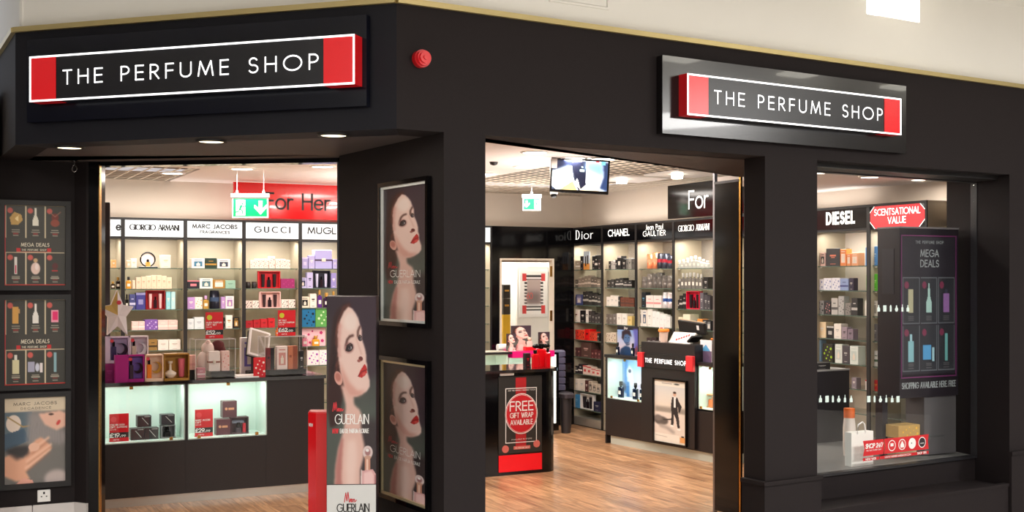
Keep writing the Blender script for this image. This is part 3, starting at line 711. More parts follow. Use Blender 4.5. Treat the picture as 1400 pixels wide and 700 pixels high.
# MEGA DEALS posters
def mega(W, Hh, v):
    c = Cv(W, Hh, (64, 60, 54))
    c.rect(.0, 0, .018, 1, (196, 30, 40)); c.rect(.0, .985, 1, 1, (200, 60, 50))
    cells = [(.035, .01, .335, .405), (.36, .01, .65, .405), (.675, .01, .975, .405), (.035, .59, .335, .98), (.36, .59, .65, .98), (.675, .59, .975, .98)]
    for i, (a, b, e, d) in enumerate(cells):
        c.rect(a - .008, b - .006, e + .008, d + .006, (206, 190, 160)); c.rect(a, b, e, d, (60, 58, 52))
        c.ell(a + .06, b + .06, .045, .034, (206, 92, 84))
        mx_ = (a + e) / 2; my = b + (d - b) * .45
        if v == 0:
            if i == 0: c.poly([(mx_ - .1, my - .03), (mx_ - .02, my - .1), (mx_ + .09, my - .07), (mx_ + .11, my), (mx_ + .04, my + .06), (mx_ - .07, my + .06)], (206, 164, 92)); c.poly([(mx_ - .02, my - .02), (mx_ + .05, my - .06), (mx_ + .04, my + .02)], (250, 226, 166))
            if i == 1: c.poly([(mx_ - .015, my - .15), (mx_ + .015, my - .15), (mx_ + .02, my - .06), (mx_ + .05, my), (mx_ + .05, my + .07), (mx_ - .05, my + .07), (mx_ - .05, my), (mx_ - .02, my - .06)], (238, 232, 216))
            if i == 2: c.ell(mx_, my - .04, .06, .05, (120, 44, 36)); c.ell(mx_, my + .03, .075, .045, (150, 70, 52)); c.line([(mx_ - .08, my - .1), (mx_, my - .05), (mx_ + .09, my - .11)], .012, (170, 110, 90))
            if i == 3: c.rect(mx_ - .025, my - .12, mx_ + .025, my + .09, (234, 226, 220)); c.rect(mx_ - .012, my - .02, mx_ + .012, my + .08, (206, 60, 96))
            if i == 4: c.ell(mx_, my + .02, .075, .075, (230, 200, 188)); c.ell(mx_, my - .08, .035, .026, (206, 170, 128)); c.ell(mx_ + .02, my, .03, .04, (246, 226, 220))
            if i == 5: c.ell(mx_, my - .01, .05, .04, (90, 40, 40)); c.rect(mx_ - .05, my + .04, mx_ + .05, my + .06, (170, 50, 50))
        else:
            if i == 0: c.rect(mx_ - .05, my - .1, mx_ + .04, my + .09, (222, 166, 84)); c.rect(mx_ + .03, my - .08, mx_ + .07, my - .03, (206, 158, 96))
            if i == 1: c.poly([(mx_ - .015, my - .14), (mx_ + .015, my - .14), (mx_ + .02, my - .05), (mx_ + .045, my), (mx_ + .045, my + .09), (mx_ - .045, my + .09), (mx_ - .045, my), (mx_ - .02, my - .05)], (238, 232, 224))
            if i == 2: c.rect(mx_ - .065, my - .06, mx_ + .06, my + .08, (244, 160, 180)); c.rect(mx_ - .045, my - .04, mx_ + .04, my + .06, (232, 40, 110))
            if i == 3: c.rect(mx_ - .05, my - .06, mx_ + .05, my + .1, (226, 218, 176)); c.rect(mx_ - .02, my - .12, mx_ + .02, my - .06, (240, 236, 226))
            if i == 4: c.rect(mx_ - .12, my - .04, mx_ - .02, my + .08, (170, 168, 190)); c.ell(mx_ + .03, my + .03, .035, .05, (210, 210, 226)); c.rect(mx_ + .07, my - .02, mx_ + .12, my + .09, (236, 224, 224))
            if i == 5: c.rect(mx_ - .02, my - .14, mx_ + .025, my + .09, (140, 176, 184))
        for j in range(4):
            ww = (.06, .07, .04, .045)[j]
            c.rect(mx_ - ww, d - .1 + j * .022, mx_ + ww, d - .088 + j * .022, (206, 196, 176) if j != 2 else (180, 60, 56), al=.75)
    c.rect(.2, .535, .26, .578, (200, 40, 44)); c.rect(.7, .535, .76, .578, (200, 40, 44))
    c.rect(.2, .53, .76, .534, (190, 110, 90)); c.rect(.2, .578, .76, .582, (190, 110, 90))
    return c
def megatext(parent, x0, x1, z0, z1, y, m):
    w, h = x1 - x0, z1 - z0; q = MB()
    text(q, 'MEGA DEALS', x0 + .27 * w, z0 + .488 * h, .042 * h, w=.46 * w, y=y, wt=.14, sp=.26)
    text(q, 'THE PERFUME SHOP', x0 + .28 * w, z0 + .433 * h, .022 * h, w=.4 * w, y=y, wt=.16, sp=.5)
    stuff(q.build('lettering', m, parent))
def decadence(W, Hh):
    c = Cv(W, Hh, (120, 116, 112)); c.rect(0, 0, 1, .17, (222, 204, 178), 1)
    c.poly([(0, .17), (.45, .17), (.42, .5), (0, .62)], (96, 112, 122)); c.ell(.15, .3, .12, .1, (232, 214, 200)); c.poly([(0, .42), (.32, .36), (.4, .5), (0, .6)], (70, 92, 112))
    c.line([(.05, .22), (.3, .34), (.42, .33)], .02, (170, 140, 90))
    c.poly([(.38, .17), (.62, .18), (.66, .3), (1, .42), (1, .55), (.6, .55), (.45, .7), (.38, .5)], (150, 142, 140), 4)
    for i in range(26): c.line([(.4 + .02 * i, .3 + .01 * (i % 7)), (.36 + .022 * i, .52 + .012 * (i % 5))], .008, (88, 80, 80) if i % 2 else (196, 190, 190), 1, .6)
    c.poly([(.55, .2), (.9, .17), (1, .2), (1, .36), (.85, .4), (.66, .33)], (236, 186, 164), 1); c.ell(.76, .21, .04, .012, (70, 50, 46)); c.ell(.88, .31, .045, .02, (206, 70, 66), rot=-50)
    c.poly([(0, .68), (.12, .64), (.3, .7), (.5, .5), (.6, .47), (.72, .55), (.78, .6), (.6, .72), (.35, .86), (.42, .95), (.2, .97), (0, .9)], (232, 172, 142), 1)
    c.poly([(0, .6), (.18, .56), (.4, .56), (.4, .66), (.2, .72), (.1, .66)], (40, 36, 38), 2, .8)
    for a, b in (((.42, .62), (.72, .48)), ((.36, .74), (.76, .56)), ((.34, .82), (.74, .62))): c.line([a, b], .03, (248, 200, 172), 1); c.line([(a[0] + .02, a[1] + .04), (b[0], b[1] + .035)], .014, (168, 104, 82), 1, .8)
    c.ell(.48, .58, .09, .05, (240, 190, 164)); c.poly([(.18, 1), (.3, .93), (.45, .96), (.48, 1)], (232, 168, 150)); c.ell(.85, .96, .2, .1, (196, 180, 176), soft=2)
    return c
PW = WF
xa, _ = PW.hit(1, 0); xb, _ = PW.hit(94, 0)
M0 = mega(92, 118, 0).mesh('offer_print'); M1 = mega(92, 118, 1).mesh('offer_print')
DEC = decadence(92, 118).mesh('fragrance_print')
for z0, z1, me, lb in ((1.585, 2.115, M0, 'top framed offer poster with gold nugget bottle on the left wall'), (1.0, 1.56, M1, 'middle framed offer poster with pink flask on the left wall'), (.42, .985, DEC, 'bottom framed poster of clasped hands and fur on the left wall')):
    t, w, h = poster_frame(PW, xa - .01, xb + .01, z0, z1, lb, .03, mfr=BLKM)
    picture('print', me, PR, t, .03, w - .03, .03, h - .03, -.006)
    if me is not DEC: megatext(t, .03, w - .03, .03, h - .03, -.0075, cm((232, 222, 200)))
    else:
        q = MB(); text(q, 'MARC JACOBS', .2 * w, h - .075, .016, w=.6 * w, y=-.0075, wt=.14, sp=.3); text(q, 'DECADENCE', .3 * w, h - .1, .012, w=.42 * w, y=-.0075, wt=.13, sp=.4)
        stuff(q.build('lettering', cm((70, 58, 50)), t))
sxx, _ = PW.hit(60, 0)
t = thing('wall_socket', 'small white wall socket on the left wall above pale skirting tiles', 'socket', PW.p(sxx, 0, .335), PW.a)
MB().bbox(-.036, .036, -.009, 0, 0, .07, b=.003).build('plate', WHT, t); m = MB()
m.box(-.005, .005, -.0105, -.009, .045, .058); m.box(-.018, -.010, -.0105, -.009, .028, .034); m.box(.010, .018, -.0105, -.009, .028, .034); m.build('pin_hole', BLKM, t)
# ------------------------------------------------------------------ totem and red plinth
def place(px, Y): return Vector(((px - 700) / FP * Y, Y, 0))
TA = math.radians(3)
TF = Frame(place(447, 5.72).xy, TA)
tw_, TY = TF.hit(514, 0)
t = thing('display_stand', 'tall dark perfume display stand with large portrait and white base', 'stand', TF.p(0, 0), TF.a)
tz = 1.65 - 22.5 / 1600 * 5.72
MB().bbox(-.002, tw_ + .002, 0, .22, 0, tz, b=.004).build('body', mat('totem_dark', (50, 40, 46), .35), t)
zb = H + (382 - 662) * 5.72 / FP
guerlain_print(t, 0, tw_, zb, tz - .004, -.003)
m = MB(); m.box(0, tw_, -.004, 0, .02, zb - .004); m.build('base_panel', mat('totem_white', (206, 206, 204), .35), t)
q = MB(); mons(q, .085, zb - .095, .06, .06, -.0055, 0); q.build('red_lettering', cm((200, 50, 58)), t)
q = MB(); text(q, 'GUERLAIN', .05, zb - .135, .038, w=.155, y=-.0055, wt=.12, sp=.16); text(q, 'EAU DE PARFUM FLORALE', .05, zb - .16, .012, w=.155, y=-.0055, wt=.13, sp=.2); stuff(q.build('black_lettering', BLKM, t))
RFm = Frame(place(432, 6.0).xy, TA)
rz_ = H - 183 * 6.0 / FP
t = thing('display_plinth', 'glossy red plinth standing left of the tall portrait stand', 'plinth', RFm.p(0, 0), RFm.a)
MB().prism([(0, 0), (.16, 0), (.16, .12), (-.045, .12), (-.045, .045)], 0, rz_).build('body', mat('plinth_red', (226, 8, 20), .22, coat=.3), t)
MB().prism([(.003, .003), (.157, .003), (.157, .117), (-.042, .117), (-.042, .047)], rz_, rz_ + .006).build('top', cm((240, 90, 90)), t)
q = MB(); text(q, 'NEW', 0, 0, .014, w=.03, y=0, wt=.2, sp=.2); o = q.build('lettering', WHT, t, (-.04, .039, rz_ - .07), -PI / 4)
# ================================================================== SHELVING
light('shelf_top_fill_light', UV(3.2, 11.8).xyz + Vector((0, 0, 2.27)), 4.4, 5, (1, .93, .87), rot=(PI, 0, AA), size_y=.12)  # invented fill hidden on the shelf tops, aimed up to lift the ceiling
light('shelf_top_fill_light', UV(6.88, 9.3).xyz + Vector((0, 0, 2.27)), .12, 5, (1, .93, .87), rot=(PI, 0, AA), size_y=4.2)
SHZ = [1.76, 1.56, 1.36, 1.163, .965, .77, .577, .385, .185]
HT = 2.24; BD = .34
def bay(frm, x0, w, label, hcol, lett=None, lcol=None, cat='shelf', red=None, shelves=SHZ, lit=1.0):
    t = thing('display_shelving', label, cat, frm.p(x0, 0), frm.a)
    MB().box(0, w, BD - .02, BD, .02, HT - .01).build('back_panel', SHB, t)
    for xx, nm in ((0, 'side_panel'), (w - .018, 'side_panel')):
        m = MB(); m.box(xx, xx + .018, .0, BD - .02, .0, HT); m.build(nm, SHB, t)
        m = MB(); m.box(xx, xx + .018, -.012, .0, .0, HT - .021); m.build('upright', BLKM, t)
    MB().box(.018, w - .018, 0.01, BD - .02, .0, .09).build('plinth', STEEL, t)
    MB().box(.018, w - .018, 0.0, BD - .02, 2.04, 2.07).build('header_bottom', BLKM, t)
    MB().box(0, w, -.016, BD, HT - .02, HT).build('header_top', BLKM, t)
    MB().box(.018, w - .018, -.008, .0, 2.06, HT - .02).build('header', hcol, t)
    s0 = None
    for z in shelves:
        if s0 is None:
            m = MB(); m.box(.019, w - .019, .02, BD - .022, -.008, 0, 0); m.box(.019, w - .019, .018, .02, -.008, 0, 1); s0 = m.build('glass_shelf', [SHG, EDGE], t, (0, 0, z))
            b0 = MB().box(0, .006, .03, .05, -.016, -.008).build('shelf_pin', CHR, s0, (.026, 0, 0)); share(b0, 'shelf_pin', s0, (w - .032, 0, 0))
        else:
            s = share(s0, 'glass_shelf', t, (0, 0, z)); share(b0, 'shelf_pin', s, (.026, 0, 0)); share(b0, 'shelf_pin', s, (w - .032, 0, 0))
    if lett: lett(t, w)
    if lit:
        p = frm.p(x0 + w / 2, .06, 2.03)
        light('shelf_light', p, w * .8, 2.8 * lit, (1, .95, .87), rot=(math.radians(12), 0, frm.a), size_y=.05)
        p = frm.p(x0 + w / 2, .045, 1.3)
    return t
def hl(s, h, wr, m, zc=2.15, **k):
    def f(t, w):
        for i, (ln, hh, ww, dz) in enumerate(s if isinstance(s, list) else [(s, h, wr, 0)]):
            q = MB(); text(q, ln, w / 2, zc - hh / 2 + dz, hh, w=w * ww, y=-.0095, ctr=True, **k); stuff(q.build('lettering', m, t))
    return f
BF = Frame(UV(0, 11.6).xy, AA)
GF = Frame(UV(6.7, 11.65).xy, AA - PI / 2)
us = [1.75 - .582, 1.75, 2.333, 2.906, 3.482, 4.06, 4.64]
names = ['cream lit shelf bay half hidden behind the star box, back wall', 'cream lit shelf bay with white header, second from left on back wall', 'cream lit shelf bay with white header and two-line lettering, back wall', 'cream lit shelf bay holding the open red gift box, back wall', 'cream lit shelf bay of lilac cartons beside the dark side wall', 'lit shelf bay of the back wall hidden behind the side wall', ]
BKI = mat('ink_black', (20, 20, 22), .5)
lt = [None, hl('GIORGIO ARMANI', .05, .78, BKI, wt=.26, thin=.14, sp=.14, serif=True),
      hl([('MARC JACOBS', .036, .76, .02), ('FRAGRANCES', .024, .5, -.035)], 0, 0, BKI, wt=.26, sp=.26),
      hl('GUCCI', .056, .62, BKI, wt=.24, thin=.14, sp=.6, serif=True),
      hl('MUGLER', .06, .72, BKI, wt=.2, sp=.24), None]
def e_(t, w): q = MB(); text(q, 'e', w - .06, 2.12, .07, y=-.0095, wt=.2); q.build('lettering', BKI, t)
lt[0] = e_
for i in range(6):
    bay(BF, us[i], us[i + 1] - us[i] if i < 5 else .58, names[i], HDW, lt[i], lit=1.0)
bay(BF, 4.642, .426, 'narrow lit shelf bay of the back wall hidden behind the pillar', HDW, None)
bay(BF, 5.07, .58, 'narrow strip of lit shelves just right of the dark pillar, back wall', HDW, None)
vs = [0, .677, 1.354, 2.03, 2.71]
WTL = mat('ink_white_lit', (255, 255, 250), .4, emit=.9)
gn = ['leftmost black-headed shelf bay of the right wall, by the doorway', 'second black-headed shelf bay of the right wall, over the lit case', 'third black-headed shelf bay of the right wall, copper tins on top', 'fourth black-headed shelf bay of the right wall, under the black panel']
def dior(t, w):
    q = MB(); text(q, 'D', .17 * w, 2.105, .1, y=-.0095, wt=.17, thin=.04, serif=True); text(q, 'ior', .36 * w, 2.105, .09, w=.36 * w, y=-.0095, wt=.17, thin=.05, sp=.26, serif=False); stuff(q.build('lettering', WTL, t))
gl = [dior, hl('CHANEL', .065, .62, WTL, wt=.18, sp=.24), hl([('Jean Paul', .05, .46, .034), ('GAULTIER', .05, .6, -.03)], 0, 0, WTL, wt=.13, sp=.24), hl('GIORGIO ARMANI', .055, .74, WTL, wt=.13, thin=.07, sp=.26, serif=True)]
for i in range(4): bay(GF, vs[i], .677, gn[i], BLK, gl[i], lit=1.15)
for i in range(2): bay(GF, 2.71 + .677 * i, .677, ['fifth shelf bay of the right wall, hidden by the door leaf', 'sixth shelf bay of the right wall, hidden by the pier'][i], BLK, None, lit=.7)
bay(GF, 4.07, .63, 'grey shelf bay with bold white lettering seen in the right window', BLK, hl('DIESEL', .085, .5, WTL, wt=.26, sp=.4), lit=.8)
def scents(t, w):
    cc = mat('scents_red', (232, 40, 50), .3, emit=.5)
    e = .06; a, b, c, d = .02, w - .02, 2.045, HT - .012
    m = MB(); m.flat([(a + e, c), (b - e, c), (b, c + e), (b, d - e), (b - e, d), (a + e, d), (a, d - e), (a, c + e)], -.0095); m.build('red_plaque', cc, t)
    m = MB()
    for sx, sz in ((0, 0), (0, 1), (1, 0), (1, 1)):
        x1 = a if not sx else b; x2 = a + e if not sx else b - e; z1 = c + e if not sz else d - e; z2 = c if not sz else d
        o_ = -.012 if not sx else .012
        m.flat([(x1 + o_, z1), (x2 + o_, z2), (x2 + o_ * .2, z2), (x1 + o_ * .2, z1)], -.0105)
    m.build('corner_stripe', WTL, t)
    q = MB(); text(q, 'SCENTSATIONAL', w / 2, 2.15, .046, w=.78 * w, y=-.0105, wt=.17, sp=.22, ctr=True); text(q, 'VALUE', w / 2, 2.083, .046, w=.3 * w, y=-.0105, wt=.18, sp=.18, ctr=True); stuff(q.build('lettering', WTL, t))
bay(GF, 4.70, .60, 'shelf bay under the red eight-sided plaque in the right window', BLK, scents, lit=.7)
# panels above the shelving
m = thing('header_panel', 'glossy red panel with black lettering above the white-headed shelves', 'panel', BF.p(2.8, -.02, 2.262), BF.a)
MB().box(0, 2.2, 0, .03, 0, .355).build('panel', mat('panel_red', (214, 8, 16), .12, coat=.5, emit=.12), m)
q = MB(); text(q, 'For Her', .33, .1, .155, w=.66, y=-.0015, wt=.13, sp=.17); stuff(q.build('lettering', BKI, m))
xg, Yg = GF.hit(913, -.02)
m = thing('header_panel', 'glossy black panel with white lettering above the right wall shelves', 'panel', GF.p(xg, -.02, 2.252), GF.a)
MB().box(0, 1.6, 0, .03, 0, .33).build('panel', BLK, m)
fx0 = GF.hit(942, -.02)[0] - xg; fx1 = GF.hit(968, -.02)[0] - xg
q = MB(); text(q, 'For', fx0, .085, .165, w=fx1 - fx0, y=-.0015, wt=.11, sp=.17); text(q, 'Him', fx1 + .12, .085, .165, y=-.0015, wt=.11, sp=.17); stuff(q.build('lettering', WTL, m))
# back wall black glossy surround and doorway
xd0, _ = BF.hit(683, 0); xd1, _ = BF.hit(757, 0)
t = struct(MB().box(5.65, xd0, 0, .06, 0, HT).box(xd1, 6.7, 0, .06, 0, HT).box(xd0, xd1, 0, .06, 1.885, HT).build('wall_black_surround', BLK, loc=BF.p(0, 0), rz=BF.a))
o = MB().ring(xd0, xd1, 0, 1.885, .022, -.012, .07).build('door_1', mat('door_frame_cream', (226, 214, 196), .5), loc=BF.p(0, 0), rz=BF.a); struct(o)
q = MB()
for z in (1.68, 1.18): q.box(xd1 - .055, xd1 - .025, -.016, -.011, z, z + .12)
q.build('hinge', BRASS, o)
slab('wall_back_room', [xy(UV(5.0, 13.3)), xy(UV(7.1, 13.3)), xy(UV(7.1, 13.4)), xy(UV(5.0, 13.4))], 0, 2.5, WALL)
slab('wall_back_room_left', [xy(UV(5.3, 12.06)), xy(UV(5.4, 12.06)), xy(UV(5.4, 13.3)), xy(UV(5.3, 13.3))], 0, 2.5, WALL)
slab('wall_back_room_right', [xy(UV(7.0, 12.06)), xy(UV(7.1, 12.06)), xy(UV(7.1, 13.3)), xy(UV(7.0, 13.3))], 0, 2.5, WALL)
slab('ceiling_back_room', [xy(UV(5.3, 12.06)), xy(UV(7.1, 12.06)), xy(UV(7.1, 13.4)), xy(UV(5.3, 13.4))], 2.5, 2.55, WALL)
slab('floor_back_room', [xy(UV(5.3, 12.0)), xy(UV(7.1, 12.0)), xy(UV(7.1, 13.4)), xy(UV(5.3, 13.4))], -.02, 0, SCR)
q = UV(6.2, 12.7); light('back_room_light', (q.x, q.y, 2.4), .5, 22, (1, .95, .9))
# things in the back room
BR = Frame(UV(0, 12.75).xy, AA)
xa, Y = BR.hit(707, 0); xb, _ = BR.hit(748, 0); za = BR.z(434, Y); zc = BR.z(370, Y)
t = thing('inner_door', 'white door with striped poster in the room behind the doorway', 'door', BR.p(xa, 0, 0), BR.a)
MB().box(0, xb - xa + .1, 0, .04, .0, zc + .05).build('leaf', WALL, t)
c = Cv(36, 56, (240, 238, 236))
for j in range(11):
    c.rect(.1, .06 + j * .08, .9, .1 + j * .08, (40, 34, 36))
c.rect(.04, .02, .2, .2, (206, 50, 50)); c.rect(.8, .02, .96, .2, (206, 50, 50)); c.rect(.04, .76, .2, .97, (206, 50, 50)); c.rect(.8, .76, .96, .97, (206, 50, 50))
c.rect(.22, .16, .78, .74, (176, 156, 152)); c.rect(.22, .45, .78, .74, (120, 104, 102), 3)
MB().box(.03, xb - xa - .0, -.012, 0, za, zc).build('poster_frame', WHT, t)
picture('poster', c.mesh('sale_print'), PR, t, .06, xb - xa - .03, za + .03, zc - .03, -.014)
q = MB(); text(q, '60', (xb - xa) * .3, za + (zc - za) * .4, .07, y=-.016, wt=.1, sp=.1); stuff(q.build('lettering', cm((214, 80, 70)), t))
xa, Y = BR.hit(688, -.2); xb, _ = BR.hit(698, -.2)
for i, (y0, y1, cc, nm, lb) in enumerate(((389, 408, (34, 28, 24), 'box', 'black box with gold print on top of the back-room stack'), (408, 430, (52, 44, 34), 'box', 'dark picture box in the middle of the back-room stack'), (430, 500, (226, 176, 40), 'box', 'yellow box at the bottom of the stack behind the doorway'))):
    z1, z0 = BR.z(y0, Y), max(BR.z(y1, Y), 0) if i < 2 else 0
    t = thing('storage_box', lb, 'box', BR.p(xa, -.2, z0), BR.a, 'boxes stacked in the back room')
    MB().bbox(0, xb - xa, 0, .2, 0, z1 - z0 - .002, b=.003).build('carton', cm(cc), t)
    MB().rect(.02, xb - xa - .02, (z1 - z0) * .5, (z1 - z0) * .62, -.0015).build('printed_band', cm((190, 140, 50)), t)
# ================================================================== COUNTERS
CF = Frame(UV(0, 8.8).xy, AA)
CT = .905
def case_opening(m, a, b, z0, z1, D, y0=.0, mi=1):   # lining of a recessed lit case, opening at y0
    m.box(a, b, y0 + D, y0 + D + .012, z0, z1, mi); m.box(a, a + .008, y0 + .01, y0 + D, z0, z1, mi); m.box(b - .008, b, y0 + .01, y0 + D, z0, z1, mi)
    m.box(a, b, y0 + .01, y0 + D, z0, z0 + .008, mi); m.box(a, b, y0 + .01, y0 + D, z1 - .008, z1, mi)
def glass_front(t, a, b, z0, z1, y=.004):
    o = MB().box(a, b, y, y + .005, z0, z1).build('glass_pane', GLS, t)
    for x, z in ((a + (b - a) * .5, z1 - .022), (a + (b - a) * .13, z0), (a + (b - a) * .87, z0)):
        MB().bbox(-.012, .012, -.012, .004, 0, .022, b=.003).build('clip', BRASS, o, (x, y, z))
MLT = (.9, 1, .95)
cb = thing('sales_counter', 'long dark counter with two lit glass cases in front of the white-headed shelves', 'counter', CF.p(1.0, 0), CF.a)
cx0, c1, c2, c3 = 0, .775, .79, 1.376; ce = 1.835
m = MB(); m.box(0, ce, 0, .55, .07, .46); m.box(1.385, ce, 0, .55, .46, .88); m.box(0, 1.385, .33, .55, .46, .88)
m.build('body', LAM, cb)
m = MB(); m.box(.772, .79, 0, .33, .46, .88); m.build('divider', BLKM, cb)
m = MB(); case_opening(m, 0, .772, .462, .88, .31, mi=0); m.build('case_lining', MINT, cb)
m = MB(); case_opening(m, .79, 1.385, .462, .88, .31, mi=0); m.build('case_lining', MINT, cb)
MB().box(-.01, ce + .012, -.012, .56, .88, CT).build('worktop', mat('worktop_gloss', (30, 26, 27), .08, coat=.4), cb)
MB().box(0, ce - .03, .03, .5, 0, .07).build('plinth', STEEL, cb)
for x in (.772, 1.376): MB().box(x - .0015, x + .0015, -.001, 0, .07, .46).build('panel_joint', BLKM, cb)
glass_front(cb, .005, .768, .47, .876); glass_front(cb, .795, 1.38, .47, .876)
for a, b in ((.02, .75), (.81, 1.36)):
    light('case_light', CF.p(1.0 + (a + b) / 2, .05, .868), b - a, 1.3, MLT, rot=(math.radians(18), 0, CF.a), size_y=.02)
# gift wrap counter
FX0, FX1 = 4.25, 4.93
gw = thing('gift_wrap_counter', 'black counter with rounded end and red round free gift wrap poster', 'counter', CF.p(FX0 - .5, 0), CF.a)
W_ = FX1 - FX0 + .5
def rounded(x0, x1, y0, y1, r): return [(x0, y0), (x1 - r, y0)] + [(x1 - r + r * math.sin(a), y0 + r - r * math.cos(a)) for a in np.linspace(.2, PI / 2, 6)] + [(x1, y1), (x0, y1)]
MB().prism(rounded(0, W_, 0, .55, .12), .0, .862).build('body', BLK, gw)
MB().prism(rounded(-.01, W_ + .03, -.025, .58, .13), .862, .888).build('worktop', MATS['worktop_gloss'], gw)
a, Y = CF.hit(683, 0); b, _ = CF.hit(738.5, 0); a -= FX0 - .5; b -= FX0 - .5
z1 = CF.z(516, 9.9); z0 = CF.z(616, 9.95); zr = .03
w, h = b - a, z1 - z0
MB().box(a - .012, b + .012, -.008, 0, z0 - .01, z1 + .01).build('poster_board', mat('poster_black', (46, 44, 42), .35), gw)
m = MB(); m.rect(a + .38 * w, a + .64 * w, z0 + .03, z1, -.009); m.build('red_band', cm((176, 24, 32)), gw)
m = MB(); m.ring(a + .13 * w, a + .9 * w, z0 + .12 * h, z0 + .86 * h, .006, -.0105, -.0095); m.build('white_line', WHT, gw)
cxp, czp = a + .52 * w, z0 + .51 * h
m = MB(); m.disc_y(cxp, czp, .275 * h, -.0115, -.0105, 32, 1, rx=.40 * w); m.disc_y(cxp, czp, .265 * h, -.012, -.0115, 32, 0, rx=.385 * w); m.disc_y(cxp, czp, .257 * h, -.0125, -.012, 32, 1, rx=.373 * w); m.disc_y(cxp, czp, .252 * h, -.013, -.0125, 32, 0, rx=.366 * w); m.build('red_disc', [cm((196, 20, 34)), WHT], gw)
q = MB(); text(q, 'FREE', cxp, czp + .045 * h, .12 * h, w=.56 * w, y=-.014, wt=.14, sp=.2, ctr=True); text(q, 'GIFT WRAP', cxp, czp - .05 * h, .062 * h, w=.56 * w, y=-.014, wt=.15, sp=.24, ctr=True); text(q, 'AVAILABLE', cxp, czp - .145 * h, .062 * h, w=.54 * w, y=-.014, wt=.15, sp=.22, ctr=True)
text(q, 'ADD THE PERFECT FINISHING TOUCH', cxp, z0 + .82 * h, .015 * h, w=.66 * w, y=-.0145, wt=.15, sp=.3, ctr=True); text(q, 'AVAILABLE IN STORE', cxp, z0 + .16 * h, .015 * h, w=.5 * w, y=-.0145, wt=.15, sp=.3, ctr=True)
stuff(q.build('lettering', WHT, gw))
m = MB(); m.disc_y(a + .13 * w, z0 + .045 * h, .032, -.0105, -.009, 16); m.disc_y(a + .9 * w, z0 + .09 * h, .032, -.0105, -.009, 16); m.rect(a + .33 * w, a + .74 * w, z0 + .03 * h, z0 + .075 * h, -.0095); m.build('badge', cm((214, 110, 100)), gw)
q = MB(); text(q, 'THE PERFUME SHOP', a + .36 * w, z0 + .042 * h, .01, w=.35 * w, y=-.0115, wt=.15, sp=.4); stuff(q.build('sign_lettering', WHT, gw))
MB().box(a - .01, b + .012, -.01, 0, zr, z0 - .025).build('red_panel', mat('panel_red_lit', (226, 10, 26), .3, emit=.25), gw)
MB().box(a, a + .13, -.012, 0, z1 + .02, z1 + .05).build('label_holder', WHT, gw)
# counter by the right wall
pa = UV(6.20, 10.10); pb = UV(6.39, 8.4)
RC = Frame(pa.xy, math.atan2(pb.y - pa.y, pb.x - pa.x)); RL = (pb - pa).length
rc = thing('till_counter', 'dark counter with lit cases and raised lectern carrying a small name sign', 'counter', RC.p(0, 0), RC.a)
xs = [RC.hit(p, 0)[0] for p in (824, 879, 880, 953, 955)]
c0, c1, l0, l1, r0 = xs; c0 = .01
D = .3
m = MB(); m.box(0, RL, 0, D, .085, .455); m.box(l0, l1, 0, D, .455, .87); m.box(c0 * 0, .02, 0, D, .455, .87)
m.box(.02, l0, .24, D, .455, .87); m.box(l1, RL, .24, D, .32, .87); m.build('body', LAM, rc)
MB().box(0, .02, -.004, D, 0, .085).build('foot', LAM, rc)
MB().box(.06, RL, .02, D, 0, .085).build('plinth', mat('plinth_pale', (206, 212, 200), .4, .3), rc)
m = MB(); case_opening(m, .02, l0 - .0, .455, .865, .22, mi=0); m.build('case_lining', MINT, rc)
m = MB(); case_opening(m, l1 + .01, RL, .47, .865, .22, mi=0); m.build('case_lining', MINT, rc)
m = MB(); m.box(-.01, l0, -.01, D, .868, .895); m.build('worktop', BLKM, rc); MB().box(l1, RL, -.01, D, .868, .895).build('worktop', BLKM, rc)
zt = RC.z(468, RC.hit(900, 0)[1])
MB().box(l0, l1, -.03, D - .02, .6 * 0 + .1, zt).build('lectern', mat('lectern_dark', (34, 30, 31), .4), rc)
glass_front(rc, .025, l0 - .01, .462, .862); glass_front(rc, l1 + .01, RL - .02, .475, .862)
light('case_light', RC.p(.28, .06, .85), .35, .9, (.85, 1, 1), rot=(math.radians(15), 0, RC.a), size_y=.02)
light('case_light', RC.p((l1 + RL) / 2, .06, .85), .35, .9, (.88, 1, .96), rot=(math.radians(15), 0, RC.a), size_y=.02)
Yl = RC.hit(915, -.03)[1]
zs1, zs0 = RC.z(486, Yl), RC.z(503, Yl)
MB().box(l0 - .01, l1 + .0, -.042, -.03, zs0 - .012, zs1 + .006).build('sign_band', BLKM, rc)
for q0, q1 in ((l0 - .02, l0 + .055), (l1 - .085, l1 + .008)): MB().bbox(q0, q1, -.065, -.03, zs0 - .012, zs1 + .012, b=.003).build('red_end', cm((222, 46, 52)), rc)
q = MB(); text(q, 'THE PERFUME SHOP', l0 + .075, (zs0 + zs1) / 2 - .022, .038, w=l1 - l0 - .18, y=-.043, wt=.14, sp=.4); stuff(q.build('lettering', WHTE, rc))
